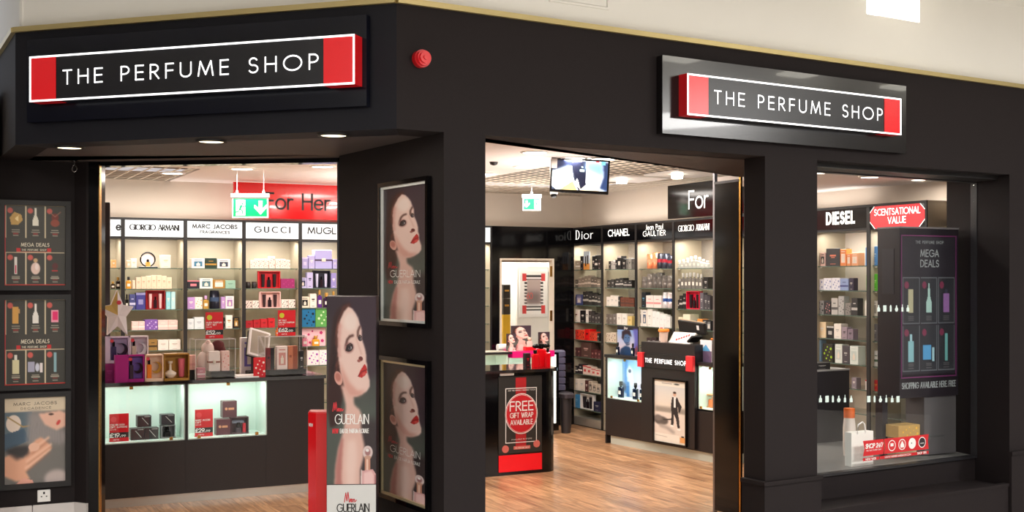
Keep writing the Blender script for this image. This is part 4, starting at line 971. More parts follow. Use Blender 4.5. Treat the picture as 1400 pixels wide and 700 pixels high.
# framed picture on the lectern
xa, Y = RC.hit(892, -.05); xb, _ = RC.hit(938, -.05); za, zb_ = RC.z(607, Y * .985), RC.z(516, Y)
t = thing('framed_poster', 'small framed poster of a standing man in black suit on the lectern front', 'poster', RC.p(xa, -.03, za), RC.a)
w, h = xb - xa, zb_ - za
MB().ring(0, w, 0, h, .014, -.022, 0).build('frame', BLK, t)
c = Cv(70, 130, (214, 206, 196)); c.vgrad((196, 200, 202), (226, 210, 192), 0, .5); c.rect(0, 0, 1, .1, (226, 220, 208))
c.rect(.03, .43, .97, .52, (150, 140, 130), 2); c.rect(0, .52, 1, .86, (222, 208, 196), 1)
c.ell(.22, .66, .22, .07, (96, 88, 84), soft=1); c.ell(.12, .62, .12, .05, (120, 110, 106), soft=1); c.line([(.2, .74), (.4, .76), (.6, .82)], .1, (170, 158, 150), 2); c.line([(.3, .64), (.52, .62)], .04, (60, 54, 52))
c.ell(.64, .215, .05, .032, (206, 164, 140)); c.ell(.64, .19, .05, .018, (60, 44, 38)); c.poly([(.56, .26), (.72, .26), (.78, .33), (.86, .4), (.8, .5), (.76, .49), (.74, .4), (.72, .48), (.56, .48), (.54, .5), (.52, .42)], (40, 36, 38))
c.poly([(.61, .26), (.68, .26), (.67, .42), (.61, .42)], (236, 232, 228)); c.poly([(.55, .47), (.73, .47), (.78, .62), (.8, .74), (.73, .75), (.68, .6), (.62, .54), (.62, .62), (.6, .72), (.52, .7), (.54, .56)], (44, 40, 42))
c.ell(.77, .765, .06, .014, (240, 236, 230)); c.ell(.56, .72, .05, .014, (240, 236, 230)); c.rect(.84, .86, .93, .89, (40, 34, 34)); c.rect(.8, .885, .97, .97, (226, 160, 96)); c.rect(.0, .86, .78, 1, (232, 224, 212))
c.line([(.05, .9), (.4, .91)], .01, (150, 140, 130)); c.line([(.25, .055), (.55, .055)], .02, (110, 104, 100), al=.8); c.ell(.7, .055, .08, .012, (50, 56, 50))
picture('print', c.mesh('suit_print'), PR, t, .014, w - .014, .014, h - .014, -.006)
# rear counter with pink strip
RR = Frame(UV(0, 10.9).xy, AA)
xr = RR.hit(764, 0)[0]
rr = thing('rear_counter', 'rear counter with magenta strip and lit cases behind the gift wrap counter', 'counter', RR.p(4.6, 0), RR.a)
L = xr - 4.6
xp = RR.hit(700, 0)[0] - 4.6; xm = RR.hit(695, 0)[0] - 4.6; xe = RR.hit(754, 0)[0] - 4.6; xq = RR.hit(738, 0)[0] - 4.6
m = MB(); m.box(0, L, 0, .34, .04, .45); m.box(0, L, .3, .34, .45, .87); m.box(xe + .04, L, 0, .3, .45, .87); m.build('body', BLK, rr)
MB().box(-.02, xp, -.01, .35, .872, .892).build('worktop', BLKM, rr)
MB().box(xp, L - .06, -.014, .35, .83, .895).build('magenta_strip', mat('magenta', (214, 10, 110), .3, emit=.15), rr)
m = MB(); case_opening(m, 0, xm, .45, .87, .28, mi=0); m.build('case_lining', MINT, rr)
m = MB(); case_opening(m, xp - .03, xe + .04, .45, .83, .28, mi=0); m.build('case_lining', MINT, rr)
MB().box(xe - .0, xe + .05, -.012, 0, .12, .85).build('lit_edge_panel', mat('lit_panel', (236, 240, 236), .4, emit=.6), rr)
light('case_light', RR.p(4.6 + xm / 2, .06, .85), .5, .5, MLT, rot=(.3, 0, RR.a), size_y=.02); light('case_light', RR.p(4.6 + (xp + xe) / 2, .06, .82), .4, .5, MLT, rot=(.3, 0, RR.a), size_y=.02)
# quilted chair
xc, Yc = RR.hit(766, .05)
QM = mat('quilted_leather', (92, 88, 112), .35)
ch = thing('quilted_chair', 'grey quilted chair between the rear counter and the first black-headed bay', 'chair', RR.p(xc + .01, .05, 0), RR.a)
zc0 = .47
for i in range(6):
    z = .45 + i * .073
    MB().bbox(0, .12, 0, .09, 0, .068, b=.016).build('back_cushion', QM, ch, (0, .1, z))
MB().bbox(.0, .12, -.1, .09, .38, .44, b=.02).build('seat', mat('chair_seat', (60, 54, 60), .4), ch)
MB().lathe([(.05, 0), (.058, .1), (.064, .38)], .06, 0, 14).build('base_drum', mat('drum_dark', (46, 42, 44), .4), ch)
# ================================================================== SCREEN, EXIT SIGNS
TV = Frame(place(752.5, 9.4).xy, math.radians(-4))
tvw = TV.hit(833, 0)[0]
t = thing('hanging_screen', 'flat screen with bluish picture hanging tilted from the ceiling', 'screen', TV.p(tvw / 2, 0, 2.478), TV.a)
sc = Cv(80, 46, (226, 236, 246)); sc.poly([(0, 0), (.35, 0), (.33, .2), (.08, .34), (0, .42)], (24, 30, 52)); sc.poly([(.33, .06), (.6, .02), (.62, .8), (.5, 1), (.47, .95), (.38, .55)], (22, 26, 44))
sc.poly([(0, .4), (.3, .2), (.38, .6), (.14, 1), (0, .9)], (214, 234, 240), 2); sc.poly([(.14, 1), (.38, .68), (.47, 1)], (206, 176, 110)); sc.poly([(.6, .05), (.9, .1), (.93, .5), (.6, .34)], (130, 176, 226), 3); sc.poly([(.9, .05), (1, .05), (1, 1), (.86, .9), (.93, .5)], (40, 60, 100), 1)
sc.poly([(.5, 1), (.62, .86), (.86, .8), (.84, 1)], (222, 206, 170), 1); sc.poly([(.4, .78), (.46, .6), (.52, .95)], (244, 240, 244)); sc.rect(.5, .3, .58, .38, (220, 250, 246)); sc.rect(.52, .2, .55, .25, (170, 210, 230)); sc.rect(.78, .0, .84, .05, (206, 40, 50)); sc.rect(.87, .0, .95, .14, (120, 200, 230)); sc.poly([(0, .86), (.1, 1), (0, 1)], (30, 40, 60))
hw, hh = tvw / 2, .137
tt = math.radians(3)
def tilt(o): o.rotation_euler = (math.radians(-4), math.radians(3), 0); return o
m = MB(); m.bbox(-hw, hw, -.02, .025, -hh, hh, b=.004); tilt(m.build('casing', BLK, t))
hold = bpy.data.objects.new('screen_panel', sc.mesh('screen_print')); COL.objects.link(hold); hold.parent = t
hold.data.materials.append(printmat('screen_lit', .2, .9)); hold.scale = (2 * hw - .03, 1, 2 * hh - .036)
Rm = Matrix.Rotation(math.radians(3), 3, 'Y') @ Matrix.Rotation(math.radians(-4), 3, 'X')
tilt(hold); hold.location = hold.rotation_euler.to_matrix() @ Vector((-hw + .015, -.0215, -hh + .02))
m = MB(); m.rect(-hw + .004, -hw + .05, hh - .085, hh - .006, -.0225); tilt(m.build('energy_label', cm((196, 190, 186)), t))
MB().box(-.02, .02, .03, .07, .0, .153).build('bracket', BLKM, t)
q = thing('ceiling_camera', 'small dome camera below the bottom left corner of the hanging screen', 'camera', TV.p(.02, .2, 2.33), 0)
MB().bbox(-.03, .03, -.03, .03, .02, .3, b=.003).build('mount', WHT, q); MB().lathe([(.004, -.012), (.018, -.008), (.026, .004), (.026, .02)], n=14).build('dome', BLK, q)
q = thing('ceiling_sensor', 'small black sensor on the white ceiling left of the hanging screen', 'sensor', (-.02 * 9 * .25, 9.62, 2.63), 0)
xs_, Ys = (675 - 700) / FP, .98 * FP / (382 - 221.5); q.location = (xs_ * Ys, Ys, 2.629)
MB().lathe([(.01, -.028), (.03, -.02), (.036, 0)], n=14).build('dome', BLKM, q)
GRN = mat('exit_green', (0, 150, 84), .3, emit=.15); GW = mat('exit_white', (230, 244, 238), .3, emit=.15)
def runman(m, x, z, s, mi, fl=1):
    X = lambda v: x + fl * v * s
    m.disc_y(X(.62), z + .84 * s, .08 * s, -.0015, -.001, 10, mi)
    for pts, w in ((((.55, .72), (.42, .42)), .15), (((.55, .68), (.75, .6), (.85, .68)), .06), (((.5, .68), (.3, .62), (.22, .48)), .06), (((.44, .42), (.62, .28), (.6, .05)), .08), (((.42, .42), (.28, .22), (.05, .18)), .08)):
        for p, q in zip(pts, pts[1:]):
            a = Vector((X(p[0]), z + p[1] * s)); b = Vector((X(q[0]), z + q[1] * s)); d = (b - a).normalized(); n = Vector((-d.y, d.x)) * w * s / 2; a -= d * w * s * .2; b += d * w * s * .2
            m.flat([(a + n).to_tuple(), (a - n).to_tuple(), (b - n).to_tuple(), (b + n).to_tuple()], -.0015, mi)
def exit_sign(loc, rz, w, h, lab, flip, wires):
    t = thing('exit_sign', lab, 'sign', loc, rz)
    MB().box(-w / 2 - .008, w / 2 + .008, -.012, .03, h, h + .035).build('housing', mat('exit_housing', (206, 200, 196), .4), t)
    MB().box(-w / 2, w / 2, 0, .012, 0, h).build('acrylic_panel', mat('exit_panel', (206, 214, 210), .3, emit=.1), t)
    m = MB(); m.rect(-w / 2 + .012, w / 2 - .012, .014, h - .012, -.001); m.build('green_field', GRN, t)
    s = h - .05; sx = -1 if flip else 1
    m = MB(); dx = -.09 * sx * w / .34
    m.rect(min(dx - .045 * w / .34 * 1.1, dx + .055), max(dx + .045 * w / .34, dx - .055), .022, h - .022, -.0012) if False else m.rect(dx - .13 * w, dx + .13 * w, .022, h - .022, -.0012)
    m.build('doorway_mark', GW, t)
    m = MB(); runman(m, dx - sx * .5 * s * .8, .03, s * .86, 0, sx); o = m.build('running_figure', GRN, t); o.location.y = -.001
    m = MB(); ax = .13 * sx * w / .34 * .75; r = .06 * w / .34
    m.flat([(ax, .03), (ax + r, .03 + r * 1.1), (ax + r * .95, .03 + r * 1.6), (ax + r * .3, .03 + r * .95), (ax + r * .3, h - .03), (ax - r * .3, h - .03), (ax - r * .3, .03 + r * .95), (ax - r * .95, .03 + r * 1.6), (ax - r, .03 + r * 1.1)], -.0012)
    m.build('arrow', GW, t)
    if wires:
        for x in wires: m = MB(); m.tube([(x, .01, h + .03), (x, .01, 2.63 - loc[2])], .0025, 6); m.lathe([(.012, h + .034), (.012, h + .05), (.004, h + .07)], x, .01, 8); m.build('suspension_rod', WHT, t)
    return t
p = place(342, 10.5); exit_sign((p.x, p.y, H + (382 - 298) * 10.5 / FP), 0, .325, .185, 'larger green exit sign hanging on rods before the red panel', False, (-.12, .12))
p = place(727, 12.2); exit_sign((p.x, p.y, H + (382 - 288) * 12.2 / FP), 0, .19, .135, 'smaller green exit sign left of the hanging screen', True, (0,))
# ================================================================== STOCK ON THE SHELVES
ORD = ['first', 'second', 'third', 'fourth', 'fifth', 'sixth', 'seventh', 'eighth', 'ninth', 'tenth', 'eleventh', 'twelfth', 'thirteenth']
ROWN = ['top', 'second', 'third', 'fourth', 'fifth', 'sixth', 'seventh', 'eighth', 'lowest']
def prod(name, lab, cat, grp, loc, rz, w, h, d, kind, col, acc, turn=0):
    """one article of stock, origin at the middle of its base front"""
    A_, B_ = cm(col, .4), cm(acc, .35)
    if kind in 'cbwfvxp':
        m = MB(); m.bbox(-w / 2, w / 2, 0, d, 0, h, b=min(.0025, w * .06))
        y = -.0006
        if kind == 'c': m.rect(-w * .22, w * .22, h * .55, h * .64, y, 1); m.rect(-w * .14, w * .14, h * .46, h * .5, y, 1); m.rect(-w * .2, w * .2, h * .1, h * .13, y, 1)
        if kind == 'b': m.rect(-w * .5, w * .5, h * .3, h * .45, y, 1); m.rect(-w * .2, w * .2, h * .66, h * .72, y, 1)
        if kind == 'v': m.rect(0, w * .5, 0, h, y, 1); m.rect(-w * .38, -w * .12, h * .5, h * .6, y, 1)
        if kind == 'p': m.rect(-w * .5, w * .5, h * .86, h, y, 1); m.rect(-w * .25, w * .25, h * .3, h * .6, y, 1)
        if kind == 'f':
            rr = min(w, h) * .075
            for i in range(9): m.disc_y(w * (-.38 + .76 * ((i * 61 + 13) % 17) / 16), h * (.1 + .09 * i), rr * (.6 + (i * 7 % 5) * .2), y, 0, 5, 1)
        if kind == 'w':
            m.rect(-w * .32, w * .32, h * .18, h * .72, y, 1); m.rect(-w * .14, w * .14, h * .24, h * .5, y * 2, 2); m.rect(-w * .06, w * .06, h * .5, h * .6, y * 2, 2); m.rect(-w * .3, w * .3, h * .82, h * .87, y, 1)
        if kind == 'x':
            m.box(-w * .52, w * .52, -.004, d, h * .42, h * .5, 1); m.bbox(-w * .12, w * .12, -.008, -.003, h * .38, h * .56, m=2)
        o = m.build(name, [A_, B_, cm((236, 226, 210), .3)], None, loc, rz + turn)
        return tag(o, lab, cat, grp)
    t = thing(name, lab, cat, loc, rz + turn, grp)
    if kind == 't':
        MB().lathe([(w * .46, 0), (w * .47, .003), (w * .47, h * .9), (w * .44, h * .9), (w * .44, h)], 0, w / 2, 14).build('tin', cm(col, .3, metal=.4), t)
        MB().lathe([(w * .475, h * .4), (w * .475, h * .62)], 0, w / 2, 14, cap=False).build('label', B_, t)
    elif kind == 'g':
        m = MB(); m.bbox(-w * .45, w * .45, 0, w * .5, 0, h * .66, b=w * .1); m.lathe([(w * .15, h * .66), (w * .15, h * .73)], 0, w * .25, 10)
        m.build('flask', cm(col, .12, coat=.6), t)
        MB().lathe([(w * .22, h * .73), (w * .24, h * .76), (w * .24, h * .97), (w * .2, h)], 0, w * .25, 10).build('cap', B_, t)
        MB().rect(-w * .26, w * .26, h * .2, h * .42, -.001).build('label', cm((236, 230, 220), .4), t)
    elif kind == 'G':       # open tray set with two tubes and a flask
        m = MB(); m.box(-w / 2, w / 2, d - .008, d, 0, h); m.box(-w / 2, w / 2, 0, d, 0, .008); m.box(-w / 2, w / 2, 0, d, h - .008, h); m.box(-w / 2, -w / 2 + .008, 0, d, 0, h); m.box(w / 2 - .008, w / 2, 0, d, 0, h)
        m.build('tray', A_, t)
        for s in (-1, 1): MB().lathe([(w * .06, .01), (w * .07, .03), (w * .09, h * .82)], s * w * .26, d * .5, 10).build('tube', B_, t)
        MB().bbox(-w * .08, w * .08, d * .3, d * .6, .01, h * .5, b=.003).build('flask', cm((40, 28, 34), .15), t)
        MB().bbox(-w * .04, w * .04, d * .38, d * .5, h * .5, h * .66, b=.002).build('cap', BLK, t)
    elif kind == 'R':       # round pot
        MB().lathe([(w * .42, 0), (w * .48, h * .2), (w * .48, h * .6), (w * .4, h * .8)], 0, w / 2, 14).build('pot', A_, t)
        MB().lathe([(w * .42, h * .8), (w * .42, h)], 0, w / 2, 14).build('lid', B_, t)
    return t
def shelf_row(F, bayn, r, yb, items, yl=.035, dmax=.26):
    n = 0
    order = sorted(items, key=lambda q: q[0])
    for it in order:
        x0, x1, yt, kind, desc, col, acc = it
        a, Y = F.hit(x0, yl); b, Y2 = F.hit(x1, yl); Ym = (Y + Y2) / 2
        w = (b - a) - .0015; h = min((yb - yt) * Ym / FP, (.3 if r == 0 else SHZ[r - 1] - SHZ[r]) - .014)
        d = .045 if kind == 'G' else min(.11, max(.04, w * .9)) if kind in 'cbwfvxp' else w
        p = F.p((a + b) / 2, yl + (.0015 * (n % 3)), SHZ[r] + .0005)
        nm = {'t': 'fragrance_tin', 'g': 'perfume_bottle', 'G': 'gift_set', 'R': 'cream_pot'}.get(kind, 'perfume_carton')
        ct = {'t': 'tin', 'g': 'bottle', 'G': 'gift set', 'R': 'pot'}.get(kind, 'carton')
        lab = '%s, %s from left, %s shelf, %s' % (desc, ORD[n], ROWN[r], bayn)
        prod(nm, lab, ct, 'stock on the %s shelf, %s' % (ROWN[r], bayn), p, F.a, w, h, d, kind, col, acc)
        n += 1
def run(x0, x1, n, yt, kind, desc, col, acc, jit=0):
    out = []
    for i in range(n):
        a = x0 + (x1 - x0) * i / n; b = x0 + (x1 - x0) * (i + 1) / n
        y = yt[i % len(yt)] if isinstance(yt, (list, tuple)) else yt
        k = random.uniform(1 - jit, 1)
        out.append((a, b, y, kind, desc, tuple(int(c * k) for c in col), acc))
    return out
CRM, LIL, BK, WH = (246, 216, 190), (186, 160, 210), (26, 24, 26), (240, 234, 226)
GLD, NVY, SIL, DRD = (186, 140, 60), (38, 46, 92), (190, 188, 184), (176, 24, 36)
L0, L1, L2_, L3, L4 = 'bay behind star box', 'second white-headed bay', 'third white-headed bay', 'fourth white-headed bay', 'fifth white-headed bay'
S = shelf_row
S(BF, L0, 0, 365, [(152, 159, 354, 'c', 'orange carton', (240, 170, 110), WH)])
S(BF, L0, 1, 394, [(151, 158, 384, 'g', 'black and gold bottle', (60, 42, 24), GLD), (158, 165, 378, 'g', 'gold-banded black bottle', (40, 30, 24), GLD)])
S(BF, L1, 0, 365.5, [(173, 179, 355, 'p', 'pale carton', (226, 200, 170), WH), (179, 187, 353, 'c', 'white carton', WH, (210, 190, 160)), (220, 233.5, 348, 'c', 'tall cream carton', (250, 232, 208), (214, 184, 150))])
S(BF, L1, 1, 394.5, [(172, 180, 378, 'g', 'amber bottle', (226, 160, 60), BK), (181, 185, 383, 'c', 'thin cream carton', CRM, WH)] + run(186, 235, 7, [379, 378, 377, 376, 376, 377, 379], 'c', 'peach carton', CRM, (224, 170, 140)))
S(BF, L1, 2, 423, [(171, 176, 402, 'g', 'black bottle', BK, BK), (177, 185.5, 402, 'b', 'slate blue carton', (70, 76, 130), (200, 200, 230)), (186, 199, 400, 'p', 'violet carton', (66, 66, 140), (150, 150, 200)), (199.5, 226, 397, 'G', 'dark red open gift set', (150, 14, 26), (240, 196, 196)), (227, 233.5, 399, 'c', 'aqua carton', (150, 216, 226), WH), (234, 240, 399, 'c', 'pale aqua carton', (190, 232, 234), WH)])
S(BF, L1, 3, 452, [(180, 189, 440, 'b', 'blush carton', (240, 214, 208), WH), (189, 198, 440, 'b', 'blush banded carton', (238, 208, 204), (250, 240, 240)), (198, 216, 438, 'f', 'purple starred carton', (132, 92, 178), (210, 190, 230)), (216, 230, 439, 'b', 'pale pink carton', (240, 210, 204), WH), (230, 243, 439, 'b', 'light pink carton', (236, 206, 198), WH)])
S(BF, L1, 4, 481, [(203, 215, 466, 'b', 'gold box', (150, 116, 60), (60, 44, 24)), (216, 230.5, 467, 'c', 'white carton', (236, 230, 222), (200, 190, 180)), (231, 247, 467, 'c', 'off-white carton', (240, 236, 228), (200, 190, 180))])
S(BF, L2_, 0, 366, [(262, 280, 353, 'w', 'white picture carton', (240, 232, 228), (60, 120, 150)), (280.5, 296.5, 352, 'b', 'dark green carton', (30, 52, 40), GLD), (297, 315, 354, 'w', 'white set carton', (244, 236, 232), (50, 60, 80))])
S(BF, L2_, 1, 394, [(256, 273, 383, 'p', 'black carton with pink sticker', (34, 36, 44), (224, 130, 140)), (273, 291, 380, 'w', 'white carton with picture', (244, 238, 230), (80, 120, 130)), (291, 308, 382, 'w', 'gold picture carton', (170, 124, 50), (240, 232, 220)), (308, 322, 383, 'c', 'mint carton', (150, 190, 170), (110, 150, 130))])
S(BF, L2_, 2, 423, [(256, 266.5, 407, 'c', 'lilac carton', (190, 150, 212), WH), (266.5, 277, 407, 'f', 'white flowered carton', WH, (220, 170, 80)), (277.5, 286, 405, 'g', 'gold bottle', (190, 150, 70), (200, 160, 210)), (287.5, 302, 398, 't', 'tall dark blue tin', (30, 32, 46), (60, 80, 110)), (302.5, 308, 407, 'c', 'thin lilac carton', (190, 150, 212), WH), (308.5, 320, 406, 'w', 'white figure carton', (244, 240, 240), (170, 130, 190))])
S(BF, L2_, 3, 451, [(256, 265, 437, 'c', 'ice white carton', (226, 232, 236), (180, 190, 200)), (265.5, 279, 435, 'c', 'bluish white carton', (220, 230, 236), (180, 190, 200)), (306, 308, 436, 'c', 'thin black carton', BK, WH), (308.5, 318, 433, 'c', 'tall white carton', (244, 240, 232), GLD), (319, 327, 436, 'w', 'small black carton', BK, GLD)])
S(BF, L3, 0, 367, run(342, 367.5, 4, [356, 354, 354, 354], 'f', 'red-flowered white carton', (246, 232, 222), (206, 60, 60)) + [(368, 376, 350.5, 'f', 'taller flowered white carton', (246, 232, 222), (206, 60, 60))] + run(377, 397, 3, [354, 354, 355.5], 'f', 'red-flowered carton', (246, 232, 222), (206, 60, 60)))
S(BF, L3, 1, 394, [(336, 344, 385, 'R', 'black ring pot', (30, 26, 26), (60, 50, 50)), (344.5, 352.5, 385, 'R', 'black round pot', (30, 26, 26), (60, 50, 50)), (353, 383.5, 370.5, 'G', 'big red open gift set', (204, 16, 34), (30, 22, 26)), (384, 403, 381, 'f', 'magenta carton', (150, 30, 100), (176, 60, 124))])
S(BF, L3, 2, 420.5, [(334.5, 344.5, 410, 'f', 'white patterned carton', (240, 224, 216), (60, 40, 40)), (345, 354.5, 410, 'f', 'small patterned carton', (240, 224, 216), (60, 40, 40)), (355, 384, 398, 'G', 'pink open gift set', (240, 196, 190), (50, 30, 34)), (384.5, 394, 409, 'f', 'patterned carton', (240, 224, 216), (60, 40, 40)), (394.5, 404, 409, 'f', 'right-hand patterned carton', (240, 224, 216), (60, 40, 40))])
S(BF, L3, 3, 449, [(336, 346, 439, 'c', 'dark red carton', DRD, (120, 10, 20)), (346.5, 356, 438, 'c', 'wine red carton', DRD, (120, 10, 20)), (356.5, 366, 437, 'c', 'red carton', (190, 30, 40), (120, 10, 20)), (366.5, 376, 436, 'c', 'bright red carton', (196, 26, 36), (120, 10, 20))])
S(BF, L4, 0, 367, [(413, 421, 351.6, 'p', 'lilac carton', (176, 168, 222), (214, 206, 240)), (422, 430.5, 349, 'c', 'tall lilac carton', (186, 180, 230), WH), (431, 454, 341.5, 'x', 'large ribboned lilac box', (180, 176, 232), (70, 50, 80)), (455, 461, 354, 'c', 'small lilac carton', (176, 168, 222), WH)])
S(BF, L4, 1, 393.5, [(409.5, 419, 379, 'w', 'lilac picture carton', (196, 192, 232), NVY), (419.5, 428, 372, 'c', 'pale lilac carton', (196, 190, 232), NVY), (428.5, 452, 369.5, 'G', 'navy open gift set', (24, 22, 44), (206, 206, 236)), (452.5, 460, 373, 'c', 'violet carton', (150, 140, 206), WH)])
S(BF, L4, 2, 421, [(411, 423, 406, 'w', 'white carton with black window', (236, 226, 206), (30, 26, 26)), (423.5, 433, 402, 'c', 'tall cream carton', (240, 232, 220), BK), (434, 441, 397, 'g', 'purple bottle', (90, 50, 130), GLD), (442, 452, 401, 'g', 'dark purple bottle', (50, 26, 60), GLD), (453, 460, 399, 'g', 'small violet bottle', (110, 70, 150), GLD)])
S(BF, L4, 3, 448, [(412.5, 431, 422, 'f', 'blue and black carton', (24, 110, 160), (14, 18, 30)), (431.5, 453, 423, 'f', 'green carton with pale heart', (90, 160, 80), (206, 230, 190))])
S(BF, L4, 4, 481, [(409, 445, 447.5, 'f', 'large pink floral carton', (240, 196, 206), (190, 40, 110))], yl=.08)
S(BF, L4, 4, 486, [(413, 422, 470, 'g', 'pink bottle', (236, 130, 160), (240, 200, 210)), (427, 438, 472, 'g', 'amber bottle in front', (226, 160, 50), GLD)], yl=.03)
S(BF, L4, 5, 517, [(420, 436, 497, 'f', 'white floral carton', (240, 226, 226), (150, 60, 170)), (436.5, 447, 497, 'f', 'white carton with purple flowers', (240, 230, 232), (150, 40, 190))])
R1, R2, R3, R4 = 'first black-headed bay', 'second black-headed bay', 'third black-headed bay', 'fourth black-headed bay'
GB_ = (128, 116, 104); BG = (176, 160, 140); BRN = (92, 44, 30)
S(GF, R1, 0, 369.5, [(787, 793, 357, 'b', 'beige carton', BG, WH), (793.2, 797, 351, 'c', 'black carton', BK, WH), (809, 813, 351, 'c', 'black carton', BK, WH), (813.2, 817, 350, 'b', 'black banded carton', BK, WH), (817.2, 821, 356, 'c', 'dark carton', (50, 34, 34), WH)])
S(GF, R1, 1, 393.5, run(786, 820.5, 8, [383, 381, 380, 378, 377, 379, 380, 382], 'b', 'grey-brown carton', (150, 136, 120), (214, 200, 184), .45))
S(GF, R1, 2, 418, [(784, 787, 407, 'c', 'dark carton', (50, 34, 34), WH), (787, 796, 404, 'w', 'blue picture carton', (60, 70, 120), (180, 170, 190))] + run(796.5, 821, 6, [400, 399, 402, 401, 402, 404], 'b', 'black striped carton', (60, 58, 56), (190, 186, 176), .6))
S(GF, R1, 3, 442, [(782, 792, 425, 'c', 'white carton', (236, 226, 214), BRN), (793, 800, 426, 'c', 'black carton', (34, 32, 34), WH), (800.5, 804, 424, 'c', 'white carton', WH, BK)] + run(804.5, 821, 4, [426, 428, 430, 428], 'c', 'dark grey carton', (84, 78, 76), SIL, .4))
S(GF, R1, 4, 465, [(784.5, 791, 452, 'f', 'red carton with black side', (214, 50, 34), BK), (791.5, 798.5, 452, 'f', 'orange red carton', (226, 70, 44), BK), (799, 805.5, 450, 'c', 'black-topped red carton', (226, 24, 24), BK), (806, 812, 453, 'f', 'red carton', (220, 64, 40), BK), (812, 816, 454, 'f', 'thin red carton', (220, 70, 44), BK), (816, 819, 454, 'c', 'black carton', BK, WH)])
S(GF, R1, 5, 489, run(784.5, 793.5, 2, 477, 'c', 'dark brown carton', (70, 34, 36), (190, 150, 140)) + [(794, 807.5, 469, 'c', 'larger brown carton', (88, 62, 56), (200, 160, 150))] + run(808, 821, 3, [478, 477, 478], 'c', 'maroon carton', (80, 30, 32), (200, 150, 140)))
S(GF, R1, 6, 512, [(785, 790, 502, 'b', 'black carton', (36, 28, 34), WH), (790.5, 796, 499, 'b', 'taller black carton', (40, 30, 36), WH)] + run(796.5, 820, 4, [500, 501, 503, 504], 'p', 'white and red carton', (226, 204, 190), (200, 60, 60)))
S(GF, R1, 7, 537, run(784, 799, 2, [522, 521], 'c', 'pale beige carton', (232, 220, 206), SIL) + [(799.3, 804, 522, 'c', 'brown carton', (84, 48, 46), WH)] + run(804.5, 820, 3, [522, 525, 527], 'w', 'beige carton with dark window', (206, 190, 172), (60, 50, 50)))
S(GF, R1, 8, 561.5, [(785, 792, 544, 'c', 'blue carton', (70, 146, 200), (120, 180, 220)), (793, 810, 541, 'G', 'white open set with two black tubes', (244, 240, 236), (30, 26, 34)), (807 + 4, 820.5, 549, 'c', 'navy carton', (36, 34, 66), SIL)])
S(GF, R2, 0, 369, [(832, 835, 358, 'c', 'black carton', BK, WH), (835, 838, 357, 'c', 'silver carton', SIL, BK), (838, 841, 358, 'c', 'silver slim carton', SIL, BK), (841, 843.5, 356, 'c', 'black slim carton', BK, WH), (843.5, 849, 351, 'p', 'tall black carton', BK, WH), (850, 855.5, 355, 'c', 'black carton', BK, WH), (856, 859, 356, 'c', 'grey carton', (120, 120, 116), BK), (859, 862.5, 354, 'c', 'silver carton', (160, 158, 150), BK), (863, 867, 355, 'c', 'dark grey carton', (100, 98, 94), BK)])
S(GF, R2, 1, 393.5, run(830, 840, 2, [383, 382], 'c', 'black carton', (44, 40, 38), SIL) + run(841, 863.5, 4, [381, 380, 383, 383], 'b', 'black white-banded carton', BK, SIL))
S(GF, R2, 2, 418.5, run(829, 844.5, 3, [406, 404, 405], 'c', 'white carton', (238, 232, 224), SIL) + [(845, 847.5, 405, 'c', 'black carton', BK, WH)] + run(848, 866.5, 3, [406, 406, 407], 'b', 'chestnut brown carton', (104, 48, 26), (70, 30, 18)))
S(GF, R2, 3, 443.5, run(827, 842.5, 3, [430, 430, 429], 'c', 'grey-brown carton', (110, 102, 96), SIL) + [(843, 849.5, 428, 'c', 'white carton', WH, SIL), (850, 857, 428, 'c', 'white carton', WH, SIL), (857.5, 863.5, 431, 'c', 'gold-labelled cream carton', (226, 200, 130), GLD)])
S(GF, R2, 4, 467.5, run(827, 841.5, 2, [455, 454], 'f', 'cream carton', (214, 200, 180), (140, 110, 90)))
S(GF, R2, 5, 488, [(826, 833, 483, 'c', 'small black carton', (40, 34, 34), SIL), (834, 841, 481, 'c', 'small beige carton', (196, 180, 160), BK)])
COP = (232, 140, 96)
S(GF, R3, 0, 367, [(882, 888.5, 347, 't', 'copper tin', COP, (244, 180, 140)), (889, 895.5, 345, 't', 'taller copper tin', COP, (244, 180, 140)), (896, 901.5, 346, 't', 'dark tin with red mark', (56, 56, 66), (190, 40, 60)), (902, 909, 346.5, 't', 'dark blue tin', (58, 62, 76), (190, 40, 60)), (909.5, 916, 349, 't', 'small dark tin', (58, 60, 74), (190, 40, 60))])
S(GF, R3, 1, 392.5, run(875, 916, 6, [377, 373, 372, 371, 375, 375], 't', 'grey tin', (140, 132, 126), (110, 104, 100), .25))
S(GF, R3, 2, 419.5, [(877, 882.5, 399, 'c', 'black carton', (30, 34, 42), (90, 150, 180)), (883, 893, 403, 'b', 'white and pink carton', (240, 226, 220), (224, 150, 150)), (893.3, 903.5, 403, 'b', 'pink striped white carton', (240, 226, 220), (224, 150, 150)), (904, 909.5, 398, 't', 'blue-patterned tin', (226, 220, 220), (40, 80, 150)), (910, 916, 398, 't', 'pink and blue tin', (228, 214, 214), (40, 80, 150))])
S(GF, R3, 3, 444.5, [(871.5, 877.5, 422, 'w', 'white carton with bottle picture', WH, (70, 90, 120)), (878, 884, 422, 'w', 'white picture carton', WH, (70, 90, 120)), (884.5, 891, 419, 'c', 'tall white carton', WH, SIL)] + run(891.5, 916, 5, [423, 424, 426, 427, 429], 'c', 'plain white carton', (240, 238, 234), (224, 222, 220)))
S(GF, R3, 4, 467, run(884, 897, 2, [456, 455], 'c', 'dark carton', (60, 46, 46), SIL))
S(GF, R4, 0, 366, run(924, 968, 8, [355, 354, 352, 350, 349, 351, 354, 356], 'g', 'clear glass bottle', (200, 204, 200), (226, 226, 222)))
